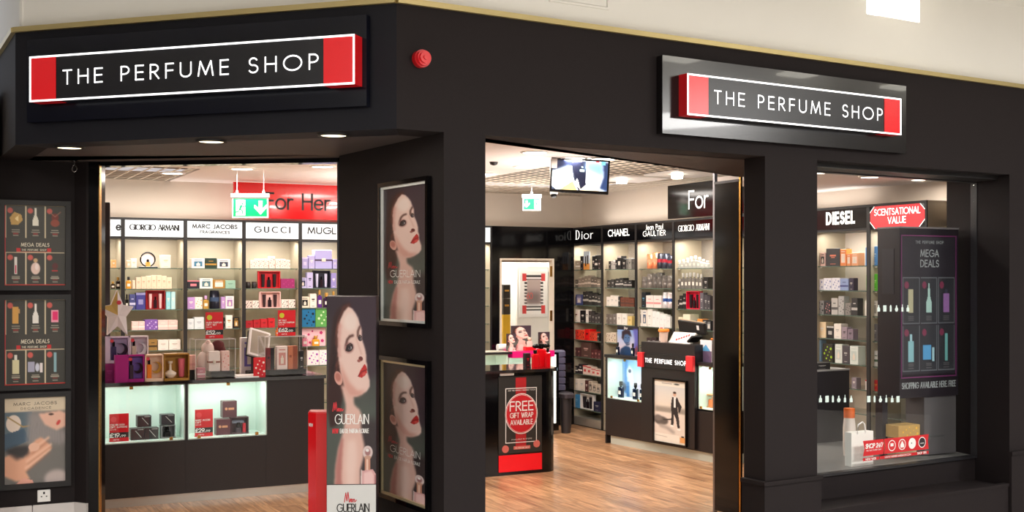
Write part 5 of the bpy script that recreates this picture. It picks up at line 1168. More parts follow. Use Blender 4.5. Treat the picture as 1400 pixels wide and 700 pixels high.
S(GF, R4, 1, 393, run(925, 960, 7, [380, 372, 372, 371, 371, 372, 373], 'g', 'smoky glass bottle', (120, 116, 112), (190, 188, 184)) + [(961, 968, 377, 'c', 'black carton', BK, SIL)])
S(GF, R4, 2, 420, run(924, 937.5, 3, [408, 402, 399], 'b', 'black carton', (30, 28, 30), SIL) + [(938, 956, 395.5, 'G', 'pink-red open gift set', (222, 20, 60), (30, 18, 26)), (956.5, 961.5, 397, 'c', 'grey carton', (96, 92, 100), SIL), (962, 967, 400, 'c', 'dark grey carton', (70, 66, 72), SIL), (967, 971, 401, 'c', 'dark carton', (60, 56, 62), SIL)])
S(GF, R4, 3, 447, [(921, 926.5, 434, 'c', 'pale gold carton', (206, 190, 130), WH), (927, 933, 431, 'c', 'cream carton', (238, 228, 200), SIL), (933.2, 943, 427, 'c', 'large cream carton', (240, 232, 206), (206, 90, 90)), (944, 952, 435, 'c', 'grey carton', (110, 104, 106), SIL), (953, 960, 432, 'c', 'orange carton', (232, 150, 70), (240, 180, 110)), (960.5, 966, 433, 'w', 'dark carton', (60, 58, 62), SIL), (966.3, 972, 434, 'w', 'black carton', (44, 42, 44), SIL)])
W1, W2 = 'bold-lettered window bay', 'red-plaque window bay'
S(GF, W1, 0, 361.5, [(1114.5, 1120, 347, 'w', 'black and pink carton', BK, (230, 160, 150)), (1121, 1128, 343, 'w', 'pink-labelled carton', (230, 190, 180), BK), (1129, 1148, 337.5, 'c', 'large black carton', (36, 34, 38), (226, 130, 100)), (1148.5, 1157, 338.5, 'w', 'orange carton', (240, 140, 70), (250, 220, 200)), (1157.3, 1163, 345, 'w', 'small orange carton', (240, 150, 90), (250, 220, 200)), (1163.3, 1173, 344, 'w', 'light orange carton', (242, 170, 120), (250, 226, 210))])
S(GF, W1, 1, 393, run(1114, 1148, 3, [378, 376.5, 376], 'f', 'white printed carton', (236, 236, 246), (150, 160, 200)) + [(1148.3, 1160, 377, 'b', 'blue and white carton', (150, 170, 214), (70, 80, 140)), (1160.3, 1167, 376, 'c', 'dark purple carton', (40, 26, 60), SIL)])
S(GF, W1, 2, 424.5, [(1115, 1126, 406, 'f', 'silver and black carton', (150, 150, 150), BK), (1127, 1135, 407, 'f', 'black carton with pink mark', (50, 48, 50), (220, 150, 150)), (1136, 1145, 402, 'b', 'silver tilted carton', SIL, (90, 90, 90)), (1146, 1154, 399, 'f', 'silver studded carton', (180, 180, 178), (60, 60, 60)), (1155, 1163, 408, 'f', 'grey and black carton', (140, 136, 132), BK), (1163.5, 1172, 401, 'b', 'black carton', (44, 42, 42), SIL)])
S(GF, W1, 3, 456.5, [(1114, 1118, 442, 'c', 'pale yellow carton', (240, 220, 180), WH), (1118.3, 1129, 435, 'c', 'cream carton', (244, 220, 180), WH), (1129.5, 1139.5, 440, 'p', 'black carton', BK, SIL), (1140, 1150, 436, 'c', 'white carton', WH, SIL), (1150.5, 1158, 440, 'c', 'lilac grey carton', (160, 144, 156), BK), (1158.3, 1166, 442, 'c', 'mauve carton', (140, 124, 140), BK)])
S(GF, W1, 4, 490, [(1114, 1122, 461, 'c', 'sky blue carton', (150, 190, 220), WH), (1124, 1138, 465, 'f', 'dark carton with lime print', (44, 42, 36), (170, 220, 40)), (1141, 1151, 464.5, 'w', 'white bottle-print carton', (230, 236, 230), (200, 212, 206)), (1151.5, 1161, 466, 'c', 'charcoal carton', (76, 72, 78), SIL), (1161.5, 1173, 465, 'w', 'pale carton', (226, 236, 230), (206, 220, 214))])
S(GF, W1, 5, 524, [(1164, 1171, 509, 'c', 'grey carton', (140, 130, 140), WH)])
S(GF, W2, 0, 361, [(1183, 1191, 336, 'c', 'blue carton', (80, 150, 226), (180, 214, 246)), (1191.5, 1200, 335, 'c', 'bright blue carton', (90, 160, 232), (180, 214, 246)), (1201, 1208, 336, 'c', 'blue carton behind the stand', (80, 150, 226), WH)])
S(GF, W2, 1, 393, [(1184, 1192, 371, 'c', 'lime green carton', (110, 220, 60), (190, 240, 150)), (1192.5, 1200, 370, 'c', 'green carton', (96, 210, 50), (190, 240, 150)), (1201, 1208, 370, 'c', 'green carton behind the stand', (96, 210, 50), WH)])
S(GF, W2, 2, 426, [(1182, 1202, 405, 'w', 'wide white carton', (232, 230, 220), (160, 160, 150))])
S(GF, W2, 3, 457.5, [(1184, 1191, 437, 'c', 'grey carton', (120, 120, 122), SIL), (1192, 1200, 434, 'c', 'dark grey carton', (104, 104, 108), SIL)])
S(GF, W2, 4, 491, [(1185, 1192.5, 469, 'f', 'white carton with green leaf', (240, 244, 236), (40, 140, 60)), (1193, 1202, 470, 'b', 'white H-marked carton', (240, 242, 238), (90, 120, 90))])
S(GF, W2, 5, 524, [(1183, 1191, 510, 'p', 'white and red carton', (240, 230, 226), (206, 30, 40)), (1191.5, 1202, 509, 'c', 'bright red carton', (226, 26, 34), (240, 160, 60))])
# round display on the second bay, slanted card on the first black-headed bay
x, Y = BF.hit(202, .1)
t = thing('ring_display', 'black ring display with small golden bottle on the top shelf under a white header', 'display', BF.p(x, .1, SHZ[0]), BF.a)
MB().bbox(-.09, .09, -.03, .05, 0, .014, b=.003).build('base', BLK, t)
MB().tube([(.068 * math.cos(a), 0, .083 + .068 * math.sin(a)) for a in np.linspace(0, 2 * PI, 25)], .007, 6).build('ring', BLK, t)
m = MB(); m.disc_y(0, .083, .062, .004, .006, 20); m.build('mirror', cm((232, 214, 206), .2), t)
MB().bbox(-.02, .022, -.015, .0, .014, .06, b=.004).build('flask', cm((206, 160, 80), .15), t); MB().lathe([(.012, .06), (.012, .085)], 0, -.008, 10).build('cap', BLK, t)
x, Y = GF.hit(802, .02)
t = thing('leaning_card', 'white and orange card with two dark bottles leaning on the top shelf, first black-headed bay', 'card', GF.p(x, .025, SHZ[0]), GF.a)
MB().box(-.075, .06, 0, .004, 0, .205).build('card', cm((206, 220, 232), .4), t); m = MB(); m.rect(-.075, .06, 0, .07, -.001); m.build('orange_print', cm((236, 160, 80)), t)
m = MB(); m.rect(-.04, -.015, .04, .15, -.0015); m.build('bottle_print', BKI, t); m = MB(); m.rect(.005, .03, .06, .16, -.0015); m.build('bottle_print', BKI, t)
# ================================================================== THINGS ON AND IN THE LEFT COUNTER
def at(px, yl, F=CF): x, Y = F.hit(px, yl); return x, Y
def ctr(px0, px1, ytop, ybase, yl, F=CF):
    a, Y0_ = F.hit(px0, yl); b, Y1_ = F.hit(px1, yl); Y = (Y0_ + Y1_) / 2
    return (a + b) / 2, b - a, (ybase - ytop) * Y / FP, F.z(ybase, Y)
def box_item(name, lab, cat, px0, px1, ytop, ybase, yl, z, kind, col, acc, d=.08, grp=None, F=CF, turn=0):
    x, w, h, _ = ctr(px0, px1, ytop, ybase, yl, F)
    return prod(name, lab, cat, grp, F.p(x, yl, z), F.a, w, h, d, kind, col, acc, turn)
def price_card(lab, px0, px1, ytop, ybase, yl, z, lines, price, pence, badge, F=CF):
    x, w, h, _ = ctr(px0, px1, ytop, ybase, yl, F)
    t = thing('price_card', lab, 'price card', F.p(x, yl, z), F.a, 'red price cards')
    MB().box(-w / 2, w / 2, 0, .003, 0, h).box(-w / 2, w / 2, -.0, .03, 0, .003).build('card', cm((214, 12, 28), .3), t)
    m = MB(); m.rect(-w / 2, w / 2, .14 * h, .33 * h, -.0008); m.build('black_band', BKI, t)
    q = MB(); text(q, price, -w * .46, .165 * h, .13 * h, w=w * .52, y=-.0015, wt=.24, sp=.14); text(q, pence, w * .12, .165 * h, .07 * h, w=w * .22, y=-.0015, wt=.22, sp=.16)
    for i, l in enumerate(lines): text(q, l, -w * .46, (.58 - i * .085) * h, .055 * h, w=w * .88 * min(1, len(l) / 12), y=-.0015, wt=.2, sp=.2)
    text(q, 'SAVE', -w * .46, .42 * h, .035 * h, w=.3 * w, y=-.0015, wt=.2, sp=.2); text(q, 'GIFTS', -w * .3, .05 * h, .035 * h, w=.3 * w, y=-.0015, wt=.2, sp=.2)
    stuff(q.build('lettering', WHT, t))
    m = MB(); m.disc_y(-w * .28, .8 * h, .1 * h * 1.0, -.002, -.0008, 18); m.build('badge', cm((206, 206, 40) if badge else (226, 60, 66)), t)
    return t
Z0 = CT
# magenta and pale sets on the worktop
box_item('gift_box', 'magenta box standing under the pale lilac set at the left end of the counter', 'box', 141, 158, 500, 524, .14, Z0, 'c', (160, 10, 120), (190, 40, 150), .12)
def window_set(lab, px0, px1, ytop, ybase, yl, z, col, inner, it1, it2, side=None, d=.062):
    x, w, h, _ = ctr(px0, px1, ytop, ybase, yl)
    t = thing('gift_set', lab, 'gift set', CF.p(x, yl, z), CF.a, 'boxed sets on the counter')
    A_ = cm(col, .3); I_ = cm(inner, .4)
    wx = -w / 2 + (side or 0) * w
    m = MB(); m.box(-w / 2, wx, 0, d, 0, h) if side else None
    m.box(wx, w / 2, d - .006, d, 0, h, 1); m.box(wx, wx + .008, 0, d, 0, h); m.box(w / 2 - .008, w / 2, 0, d, 0, h); m.box(wx, w / 2, 0, d, 0, .02); m.box(wx, w / 2, 0, d, h - .01, h); m.build('box', [A_, I_], t)
    cx = (wx + w / 2) / 2; iw = w / 2 - wx
    MB().bbox(cx - iw * .36, cx - iw * .12, .02, .06, .02, h * .62, b=.004).build('flask', cm(it1, .15, coat=.5), t)
    MB().bbox(cx - iw * .3, cx - iw * .18, .03, .05, h * .62, h * .8, b=.002).build('cap', BLK, t)
    m = MB(); R_ = min(iw * .3, h * .36); px_ = [(cx + iw * .14 + R_ * math.cos(a), h * .5 + R_ * 1.1 * math.sin(a)) for a in np.linspace(-2.2, 1.9, 14)] + [(cx + iw * .05 + R_ * .75 * math.cos(a), h * .54 + R_ * .85 * math.sin(a)) for a in np.linspace(1.9, -2.2, 14)]
    for i in range(13): m.fprism([px_[i], px_[i + 1], px_[26 - i], px_[27 - i]], .02, .045)
    m.build('crescent_flask', cm(it2, .15, coat=.5), t)
    m = MB(); m.disc_y(wx + .02, h * .84, .013, -.002, -.0005, 14); m.build('round_sticker', cm((216, 60, 76)), t)
    return t
zb2 = Z0 + .135
box_item('gift_box', 'white plinth carton behind the front row of sets on the counter', 'box', 158, 203, 500, 524, .16, Z0, 'c', (226, 210, 226), (200, 170, 200), .1)
window_set('pale lilac window set raised behind the magenta one on the counter', 142, 177, 463.5, 500, .15, Z0 + .131, (226, 206, 232), (206, 180, 220), (60, 50, 90), (40, 36, 60), side=.2)
window_set('white window set with clear curved flask, behind the peach one', 177.5, 203, 463.5, 500, .15, Z0 + .131, (240, 226, 232), (226, 206, 220), (210, 190, 170), (232, 226, 236))
window_set('magenta and violet set with black curved flask, front left on counter', 157.5, 197.5, 486, 523, .03, Z0, (176, 14, 130), (130, 90, 190), (60, 56, 70), (24, 24, 34), side=.42)
window_set('peach set with amber curved flask, middle of the front row', 198.5, 223.5, 484.5, 521, .03, Z0, (250, 214, 186), (246, 210, 180), (236, 130, 40), (190, 140, 50))
x, w, h, _ = ctr(224, 259, 483, 519.5, .03)
t = thing('gift_set', 'gold open set with clear flask and pink tube, right of the peach one', 'gift set', CF.p(x, .03, Z0), CF.a, 'boxed sets on the counter')
G_ = cm((176, 126, 52), .3, metal=.5)
m = MB(); m.box(-w / 2, w / 2, .09, .1, 0, h); m.box(-w / 2, -w / 2 + .008, 0, .1, 0, h); m.box(w / 2 - .008, w / 2, 0, .1, 0, h); m.box(-w / 2, w / 2, 0, .1, 0, .015); m.box(-w / 2, w / 2, 0, .1, h - .01, h); m.build('box', G_, t)
MB().lathe([(.02, .015), (.045, .04), (.045, .055), (.01, .075), (.008, .12), (.018, .125), (.018, .14)], -w * .2, .05, 16).build('flask', cm((240, 224, 206), .1, coat=.6), t)
MB().lathe([(.014, .02), (.02, .03), (.026, h * .8)], w * .24, .05, 12).build('tube', cm((230, 110, 126), .3), t)
box_item('gift_box', 'long pale pink box lying behind the gold set on the counter', 'box', 236, 268, 472, 492, .2, Z0 + .06, 'b', (236, 180, 166), (226, 160, 150), .08)
box_item('gift_box', 'low dark box carrying the long pale pink box', 'box', 238, 266, 493, 505, .21, Z0, 'c', (30, 24, 26), (60, 50, 50), .08)
# silver star box
x, w, h, _ = ctr(140, 183, 402, 463.5, .17)
t = thing('star_box', 'large silver star-shaped gift box standing on the lilac set', 'gift box', CF.p(x - .01, .17, Z0 + .131 + .206), CF.a)
pts = [(-.10, .44), (.06, 1.0), (.17, .62), (.52, .62), (.24, .36), (.3, 0), (.02, .14), (-.22, 0), (-.2, .38), (-.5, .64)]
pts = [(a * w * 1.04, b * h) for a, b in ((0.02, 1), (.2, .67), (.52, .63), (.29, .4), (.33, .0), (.03, .2), (-.28, .0), (-.26, .4), (-.5, .63), (-.17, .67))]
m = MB(); n = len(pts); c0_ = (.02 * w, .44 * h)
for i in range(n):
    a, b = pts[i], pts[(i + 1) % n]
    m.add([(a[0], 0, a[1]), (b[0], 0, b[1]), (c0_[0], -.022, c0_[1])], [(0, 1, 2)], 0 if i not in (8, 9) else 1)
    m.add([(a[0], 0, a[1]), (b[0], 0, b[1]), (b[0], .06, b[1]), (a[0], .06, a[1])], [(0, 1, 2, 3)], 0)
m.flat([(p[0], p[1]) for p in pts], .06, 0)
m.build('star', [mat('star_silver', (238, 232, 236), .3), mat('star_gold', (220, 186, 110), .3, .4)], t)
m = MB(); m.disc_y(.06 * w, .72 * h, .016, -.02, -.006, 14); m.build('round_sticker', cm((216, 60, 76)), t)
# acrylic display boxes
def acrylic(lab, px0, px1, ytop, ybase, yl, d, z=Z0):
    x, w, h, _ = ctr(px0, px1, ytop, ybase, yl)
    t = thing('acrylic_case', lab, 'display case', CF.p(x, yl, z), CF.a, 'clear display cases on the counter')
    for nm, b_ in (('front_pane', (-w / 2, w / 2, 0, .003, 0, h)), ('back_pane', (-w / 2, w / 2, d - .003, d, 0, h)), ('side_pane', (-w / 2, -w / 2 + .003, .003, d - .003, 0, h)), ('side_pane', (w / 2 - .003, w / 2, .003, d - .003, 0, h)), ('top_pane', (-w / 2, w / 2, 0, d, h, h + .003))):
        MB().box(*b_).build(nm, ACR, t)
    m = MB(); e = .0025; EG = mat('acrylic_edge', (226, 216, 214), .2, emit=.08)
    for sx in (-w / 2, w / 2 - e):
        m.box(sx, sx + e, -.001, e, 0, h); m.box(sx, sx + e, d - e, d, 0, h); m.box(sx, sx + e, 0, d, h, h + e)
    m.box(-w / 2, w / 2, -.001, e, h, h + e + .001); m.box(-w / 2, w / 2, d - e, d, h, h + e); m.build('polished_edge', EG, t)
    return t, x, w, h
t, x, w, h = acrylic('clear case holding a white plush and pink cartons on the counter', 267, 322, 463, 516, .08, .2)
MB().box(-w * .1, w / 2 - .006, .01, .18, .004, .05).build('black_base', BLK, t)
xx = x
def cp(dx, yl, z): return CF.p(xx + dx, yl, z)
prod('perfume_carton', 'white bow-tied carton in the clear case, left one', 'carton', 'cartons in the clear case', cp(.0, .12, Z0 + .051), CF.a, .085, .15, .05, 'x', (244, 230, 222), (150, 90, 70))
prod('perfume_carton', 'pink flowered carton in the clear case, right one', 'carton', 'cartons in the clear case', cp(.085, .12, Z0 + .051), CF.a, .06, .15, .05, 'f', (244, 206, 196), (224, 120, 110))
prod('perfume_carton', 'small pink carton on the floor of the clear case', 'carton', 'cartons in the clear case', cp(-.1, .11, Z0 + .004), CF.a, .06, .075, .05, 'b', (206, 130, 140), (240, 210, 210))
pt = thing('plush_toy', 'white plush with dark brown plume inside the clear case on the counter', 'toy', cp(-.03, .21, Z0 + .05), CF.a)
def blob(m, c, r, n=10, k=7):
    vs = []; fs = []
    for j in range(k + 1):
        th = PI * j / k
        for i in range(n): a = 2 * PI * i / n; vs.append((c[0] + r[0] * math.sin(th) * math.cos(a), c[1] + r[1] * math.sin(th) * math.sin(a), c[2] + r[2] * math.cos(th)))
    for j in range(k): fs += [(j * n + i, (j + 1) * n + i, (j + 1) * n + (i + 1) % n, j * n + (i + 1) % n) for i in range(n)]
    m.add(vs, fs, 0, True); return m
PLW = mat('plush_white', (240, 222, 212), .9, bump=.8, scale=200); PLB = mat('plush_brown', (88, 30, 30), .9, bump=.8, scale=200)
blob(blob(blob(MB(), (-.03, 0, .07), (.055, .035, .08)), (0, 0, .17), (.05, .035, .05)), (.0, -.01, .215), (.02, .02, .02)).build('body', PLW, pt)
blob(blob(MB(), (.08, .01, .19), (.05, .03, .04)), (.11, .01, .15), (.03, .025, .04)).build('plume', PLB, pt)
price_card('red price card reading 52.00 standing on the clear plush case', 281, 305, 425, 461, .1, Z0 + h + .006, ['ALIEN PARFUM', 'GIFT SET'], '£52.', '00', True)
t, x, w, h = acrylic('clear case holding black, white and amber cartons beside the till screen', 362, 420, 460, 513, .08, .2)
MB().box(-w * .4, w / 2 - .006, .01, .18, .004, .045).build('black_base', BLK, t)
xx = x
prod('perfume_carton', 'dark red and black carton at the left in the carton case', 'carton', 'cartons in the till-side case', cp(-.115, .11, Z0 + .046), CF.a, .06, .17, .05, 'v', (110, 30, 34), BK)
prod('perfume_carton', 'white carton in the middle of the till-side case', 'carton', 'cartons in the till-side case', cp(-.02, .12, Z0 + .046), CF.a, .085, .18, .05, 'w', (244, 226, 218), (214, 150, 140))
prod('perfume_carton', 'amber bottle carton in the till-side case', 'carton', 'cartons in the till-side case', cp(.065, .12, Z0 + .046), CF.a, .075, .18, .05, 'v', (200, 120, 84), (150, 76, 50))
prod('perfume_carton', 'tall black carton at the right end of the till-side case', 'carton', 'cartons in the till-side case', cp(.135, .12, Z0 + .046), CF.a, .035, .14, .04, 'c', BK, SIL)
price_card('red price card reading 62.00 standing on the case beside the till screen', 380, 404, 424, 459, .1, Z0 + h + .006, ['MY WAY', 'EAU DE PARFUM'], '£62.', '00', True)
prod('perfume_bottle', 'orange-capped small bottle on top of the till-side clear case', 'bottle', None, CF.p(x - .03, .22, Z0 + h + .004), CF.a, .03, .06, .03, 'g', (236, 140, 50), (240, 120, 40))
# till screen
x, Y = CF.hit(357, .34)
t = thing('till_screen', 'white-framed tilted till screen on a dark stand on the counter', 'screen', CF.p(x, .34, Z0), CF.a)
MB().bbox(-.09, .05, .02, .18, 0, .02).build('base', BLKM, t); MB().box(-.05, .01, .06, .12, .02, .2).build('stand', BLKM, t)
m = MB(); m.bbox(-.09, .09, -.012, .012, -.12, .12, b=.006); o = m.build('bezel', cm((214, 208, 204), .3), t, (-.01, .03, .235), rot=(math.radians(-28), math.radians(17), .1))
MB().box(-.072, .072, -.0135, -.012, -.1, .1).build('glass', mat('screen_dull', (150, 140, 126), .15), o); MB().box(-.085, .085, .012, .045, -.11, .11).build('back_cover', BLKM, o)
box_item('notice_card', 'small red notice card with white print right of the till screen', 'card', 346.5, 363, 483.5, 510, .06, Z0, 'f', (206, 18, 30), (240, 230, 220), .004)
box_item('perfume_carton', 'white carton with violet figure behind the till screen', 'carton', 330, 352, 452, 500, .48, Z0, 'w', (240, 230, 228), (120, 110, 190), .06)
t = thing('paper_tray', 'pale papers lying flat on the counter between the clear cases', 'papers', CF.p(CF.hit(336, .1)[0], .1, Z0), CF.a)
MB().box(-.09, .09, -.05, .12, 0, .006).build('sheet', WHT, t); MB().box(-.07, .1, -.03, .14, .006, .011).build('sheet', cm((206, 196, 190)), t)
x, _ = CF.hit(144, .58)
t = thing('security_panel', 'tall narrow dark panel behind the left jamb of the left opening', 'panel', CF.p(x, .58, 0), CF.a)
MB().bbox(-.032, .036, 0, .04, 0, 2.24, b=.004).build('panel', mat('panel_dark_brown', (48, 38, 38), .3), t)
# inside the lit cases
CZ = .471
price_card('red price card reading 19.99 in the left lit case', 149.5, 176, 564, 602, .08, CZ, ['CALVIN MAN', 'GIFT SUPREME'], '£19.', '99', False)
price_card('red price card reading 29.99 in the right lit case', 266.5, 291, 557, 594, .08, CZ, ['MARC JACOBS', 'GIFT'], '£29.', '99', False)
def swbox(lab, px0, px1, ytop, ybase, z, col, acc, yl=.1, flask=None):
    x, w, h, _ = ctr(px0, px1, ytop, ybase, yl)
    t = thing('gift_box', lab, 'gift box', CF.p(x, yl, z), CF.a, 'gift boxes in the lit counter cases')
    if flask:
        m = MB(); m.box(-w / 2, w / 2, .07, .08, 0, h); m.box(-w / 2, -w / 2 + .006, 0, .08, 0, h); m.box(w / 2 - .006, w / 2, 0, .08, 0, h); m.box(-w / 2, w / 2, 0, .08, 0, .008); m.box(-w / 2, w / 2, 0, .08, h - .006, h); m.build('open_box', cm(col), t)
        MB().bbox(-.03, .02, .015, .05, .008, .05, b=.008).build('flask', cm(acc, .15, coat=.5), t); MB().lathe([(.012, .05), (.018, .06), (.012, .085)], -.005, .03, 10).build('cap', BLK, t)
        if flask == 2: MB().bbox(.025, .05, .01, .03, .01, .08, b=.004).build('bow', cm((200, 24, 44)), t); MB().bbox(-.05, .04, .03, .06, .08, .1, b=.006).build('wing', cm((150, 160, 180), .3), t)
    else:
        MB().bbox(-w / 2, w / 2, 0, .08, 0, h - .001, b=.002).build('carton', cm(col, .35), t)
        m = MB()
        if acc == SIL: m.flat([(-w * .2, h * .8), (-w * .15, h * .82), (w * .3, h * .2), (w * .25, h * .18)], -.001); m.rect(0, w * .42, h * .85, h * .9, -.001)
        else: m.rect(-w * .1, w * .3, h * .45, h * .58, -.001); m.disc_y(-w * .25, h * .52, w * .1, -.001, -.0005, 10)
        m.build('print', cm(acc if acc == SIL else (214, 150, 110)), t)
    return t
KB = (50, 44, 46)
swbox('dark box with diagonal line at the bottom left of the left-case pyramid', 179, 197.5, 586, 602, CZ, KB, SIL)
swbox('dark box with diagonal line at the bottom right of the left-case pyramid', 198, 217, 586, 602, CZ, KB, SIL)
swbox('dark box with diagonal line topping the left-case pyramid of three', 188, 207, 570, 585.5, CZ + .0945, KB, SIL)
swbox('open grey box with dark flask, under a closed box in the left case', 220.5, 240, 582.5, 600, CZ, (150, 150, 152), (40, 40, 44), flask=1)
swbox('dark box standing on the open grey box in the left case', 220.5, 239, 568, 582, CZ + .102, (56, 50, 56), SIL)
swbox('closed maroon box with gold print at the left in the right case', 296, 315, 572, 594, CZ, (88, 36, 48), GLD)
swbox('maroon box with gold print topping the stack in the right case', 304.5, 324, 548.5, 571, CZ + .131, (84, 44, 52), GLD)
swbox('open maroon box with owl-like flask at the right in the right case', 316, 340, 570, 593, CZ, (74, 34, 44), (60, 50, 60), flask=2)
# ================================================================== ON THE GIFT WRAP COUNTER AND REAR COUNTER
GZ = .8885
for i, (px, yl, w, h, lab) in enumerate(((733, .12, .06, .15, 'small red glass flask at the left of the red cluster on the gift wrap counter'), (742, .16, .09, .2, 'largest red glass flask with black bow on the gift wrap counter'), (750, .1, .045, .165, 'slim red glass flask at the right end of the gift wrap counter'))):
    x, _ = CF.hit(px, yl)
    t = thing('perfume_bottle', lab, 'bottle', CF.p(x, yl, GZ), CF.a, 'red flasks on the gift wrap counter')
    MB().bbox(-w / 2, w / 2, 0, w * .6, 0, h * .78, b=w * .12).build('flask', mat('red_glass', (214, 14, 24), .06, coat=.8), t)
    MB().lathe([(w * .2, h * .78), (w * .28, h * .84), (w * .28, h)], 0, w * .3, 10).build('cap', BLK, t)
    if i == 1:
        for s in (-1, 1): blob(MB(), (s * .045, w * .3, h * .9), (.045, .015, .02)).build('bow_loop', BLK, t)
x, _ = CF.hit(722, .2)
prod('perfume_carton', 'black carton left of the red flasks on the gift wrap counter', 'carton', None, CF.p(x, .2, GZ), CF.a, .05, .12, .05, 'c', BK, DRD)
x, _ = CF.hit(712, .3)
t = thing('mask_ornament', 'white face-like ornament behind the gift wrap counter top', 'ornament', RR.p(RR.hit(707, .12)[0], .12, .459), RR.a)
blob(blob(MB(), (0, 0, .11), (.06, .05, .085)), (.05, 0, .06), (.05, .04, .06)).build('body', WHT, t); MB().bbox(-.045, -.02, -.055, -.035, .12, .13).build('eye', BLKM, t); MB().bbox(.0, .03, -.056, -.04, .05, .065).build('mouth', cm((214, 60, 70)), t)
def portcard(lab, px0, px1, ytop, ybase, yl, turn=0):
    a, Y = RR.hit(px0, yl); b, _ = RR.hit(px1, yl); h = (ybase - ytop) * Y / FP
    t = thing('portrait_card', lab, 'card', RR.p((a + b) / 2, yl, .896), RR.a + turn, 'portrait cards on the rear counter')
    w = b - a
    MB().box(-w / 2, w / 2, .001, .012, 0, h).build('board', cm((60, 44, 50)), t)
    o = picture('print', PORS, PR, t, -w / 2, w / 2, -h * .9 if False else 0, h, 0); return t
portcard('large portrait card in the middle of the rear counter', 699, 726, 443, 477, .14)
portcard('narrow portrait card left of the large one on the rear counter', 693, 705, 453, 477, .06, -.3)
portcard('portrait card at the right end of the rear counter', 736, 752, 452, 476.5, .1, .1)
x, _ = RR.hit(726, .05)
t = thing('bottle_stand', 'red tester stand with clear flask on the rear counter', 'stand', RR.p(x, .05, .896), RR.a)
MB().bbox(-.06, .06, 0, .07, 0, .04, b=.004).build('base', cm((214, 30, 40), .25), t); MB().bbox(-.03, .03, .02, .05, .04, .1, b=.006).build('flask', cm((236, 206, 196), .1, coat=.6), t); MB().lathe([(.012, .1), (.022, .115), (.022, .13), (.01, .14)], 0, .035, 10).build('cap', cm((220, 190, 170), .3), t)
for px, s, lab in ((672, 1.0, 'open catalogue lying on the rear counter by the dark pillar'),):
    t = thing('open_catalogue', lab, 'book', RR.p(RR.hit(px + 3, .1)[0], .1, .892), RR.a)
    for sg in (-1, 1): MB().add([(0, -.08, .012), (sg * .13, -.08, .006), (sg * .13, .08, .006), (0, .08, .012), (0, -.08, 0), (sg * .13, -.08, 0), (sg * .13, .08, 0), (0, .08, 0)], [(0, 1, 2, 3), (4, 5, 6, 7), (0, 1, 5, 4), (1, 2, 6, 5), (2, 3, 7, 6)]).build('page_block', cm((214, 206, 190)), t)
t = thing('paper_roll', 'white paper roll lying on the rear counter beside the portraits', 'roll', RR.p(RR.hit(686, .22)[0], .22, .93), RR.a)
MB().tube([(-.05, 0, 0), (.05, 0, 0)], .037, 14).build('roll', WHT, t)
# ================================================================== TILL COUNTER THINGS
def rcitem(px, yl): x, Y = RC.hit(px, yl); return x, Y
x0_, Y = RC.hit(844, .1); x1_, _ = RC.hit(872, .1); z0_ = .896; hh_ = (489 - 450) * Y / FP
t = thing('poster_card', 'blue poster card of a dark-haired man on the till counter', 'card', RC.p((x0_ + x1_) / 2, .1, z0_), RC.a)
ww_ = x1_ - x0_
MB().box(-ww_ / 2, ww_ / 2, .001, .012, 0, hh_).build('board', BLKM, t)
c = Cv(56, 64, (92, 140, 200)); c.vgrad((120, 160, 214), (206, 190, 200), .1, .8); c.rect(0, 0, 1, .14, (30, 26, 34)); c.poly([(.75, .1), (1, .1), (1, .9), (.7, .95), (.85, .5)], (90, 90, 170), 2)
c.poly([(.1, 1), (.18, .8), (.4, .68), (.62, .72), (.74, 1)], (28, 60, 100), 1); c.ell(.46, .42, .17, .2, (70, 104, 150)); c.poly([(.22, .42), (.24, .2), (.4, .13), (.62, .15), (.7, .36), (.62, .34), (.5, .28), (.36, .3), (.3, .5)], (40, 26, 36), 1)
c.ell(.42, .4, .03, .012, (20, 24, 40)); c.ell(.56, .4, .03, .012, (20, 24, 40)); c.line([(.5, .42), (.52, .5)], .02, (50, 80, 120)); c.line([(.45, .57), (.55, .57)], .025, (60, 50, 80)); c.poly([(.36, .52), (.46, .62), (.58, .6), (.62, .5), (.6, .64), (.45, .68)], (40, 50, 80), 1); c.poly([(.84, .8), (.96, .6), (1, .95), (.86, .98)], (120, 60, 70), 1)
picture('print', c.mesh('man_print'), PR, t, -ww_ / 2, ww_ / 2, 0, hh_, 0)
q = MB(); text(q, 'D', -.05, hh_ - .032, .022, y=-.001, wt=.16); text(q, 'ior', -.028, hh_ - .032, .022, y=-.001, wt=.16); stuff(q.build('lettering', WHT, t))
for px, lab in ((843.5, 'dark flask left of the blue poster card on the till counter'), (864, 'dark flask right of the face on the blue poster card')):
    x, Y = RC.hit(px, .03); prod('perfume_bottle', lab, 'bottle', 'dark flasks on the till counter', RC.p(x, .03, .8955), RC.a, .045, .125, .04, 'g', (20, 26, 46), (16, 16, 22))
LZ = zt + .0005
x, Y = RC.hit(907.5, .05)
t = thing('tumbler', 'clear cup with orange lid on the lectern', 'cup', RC.p(x, .05, LZ), RC.a)
MB().lathe([(.032, 0), (.045, .1)], n=16).build('cup', cm((226, 196, 180), .2), t); MB().lathe([(.052, .1), (.054, .105), (.054, .122), (.046, .128)], n=16).build('lid', cm((240, 140, 50), .3), t)
x0_, Y = RC.hit(914, .08); x1_, _ = RC.hit(944, .08)
t = thing('tilted_display', 'opened dark box with white flowered card standing on the lectern', 'display', RC.p((x0_ + x1_) / 2, .08, LZ), RC.a)
wd = x1_ - x0_
o = MB().box(-wd / 2, wd / 2, 0, .02, 0, .12).build('card_board', cm((240, 232, 226)), t, (0, 0, 0), rot=(math.radians(-35), 0, 0)); m = MB()
for i in range(6): m.disc_y(-wd * .2 + i * .028, .035 + .011 * i, .013, -.001, 0, 8)
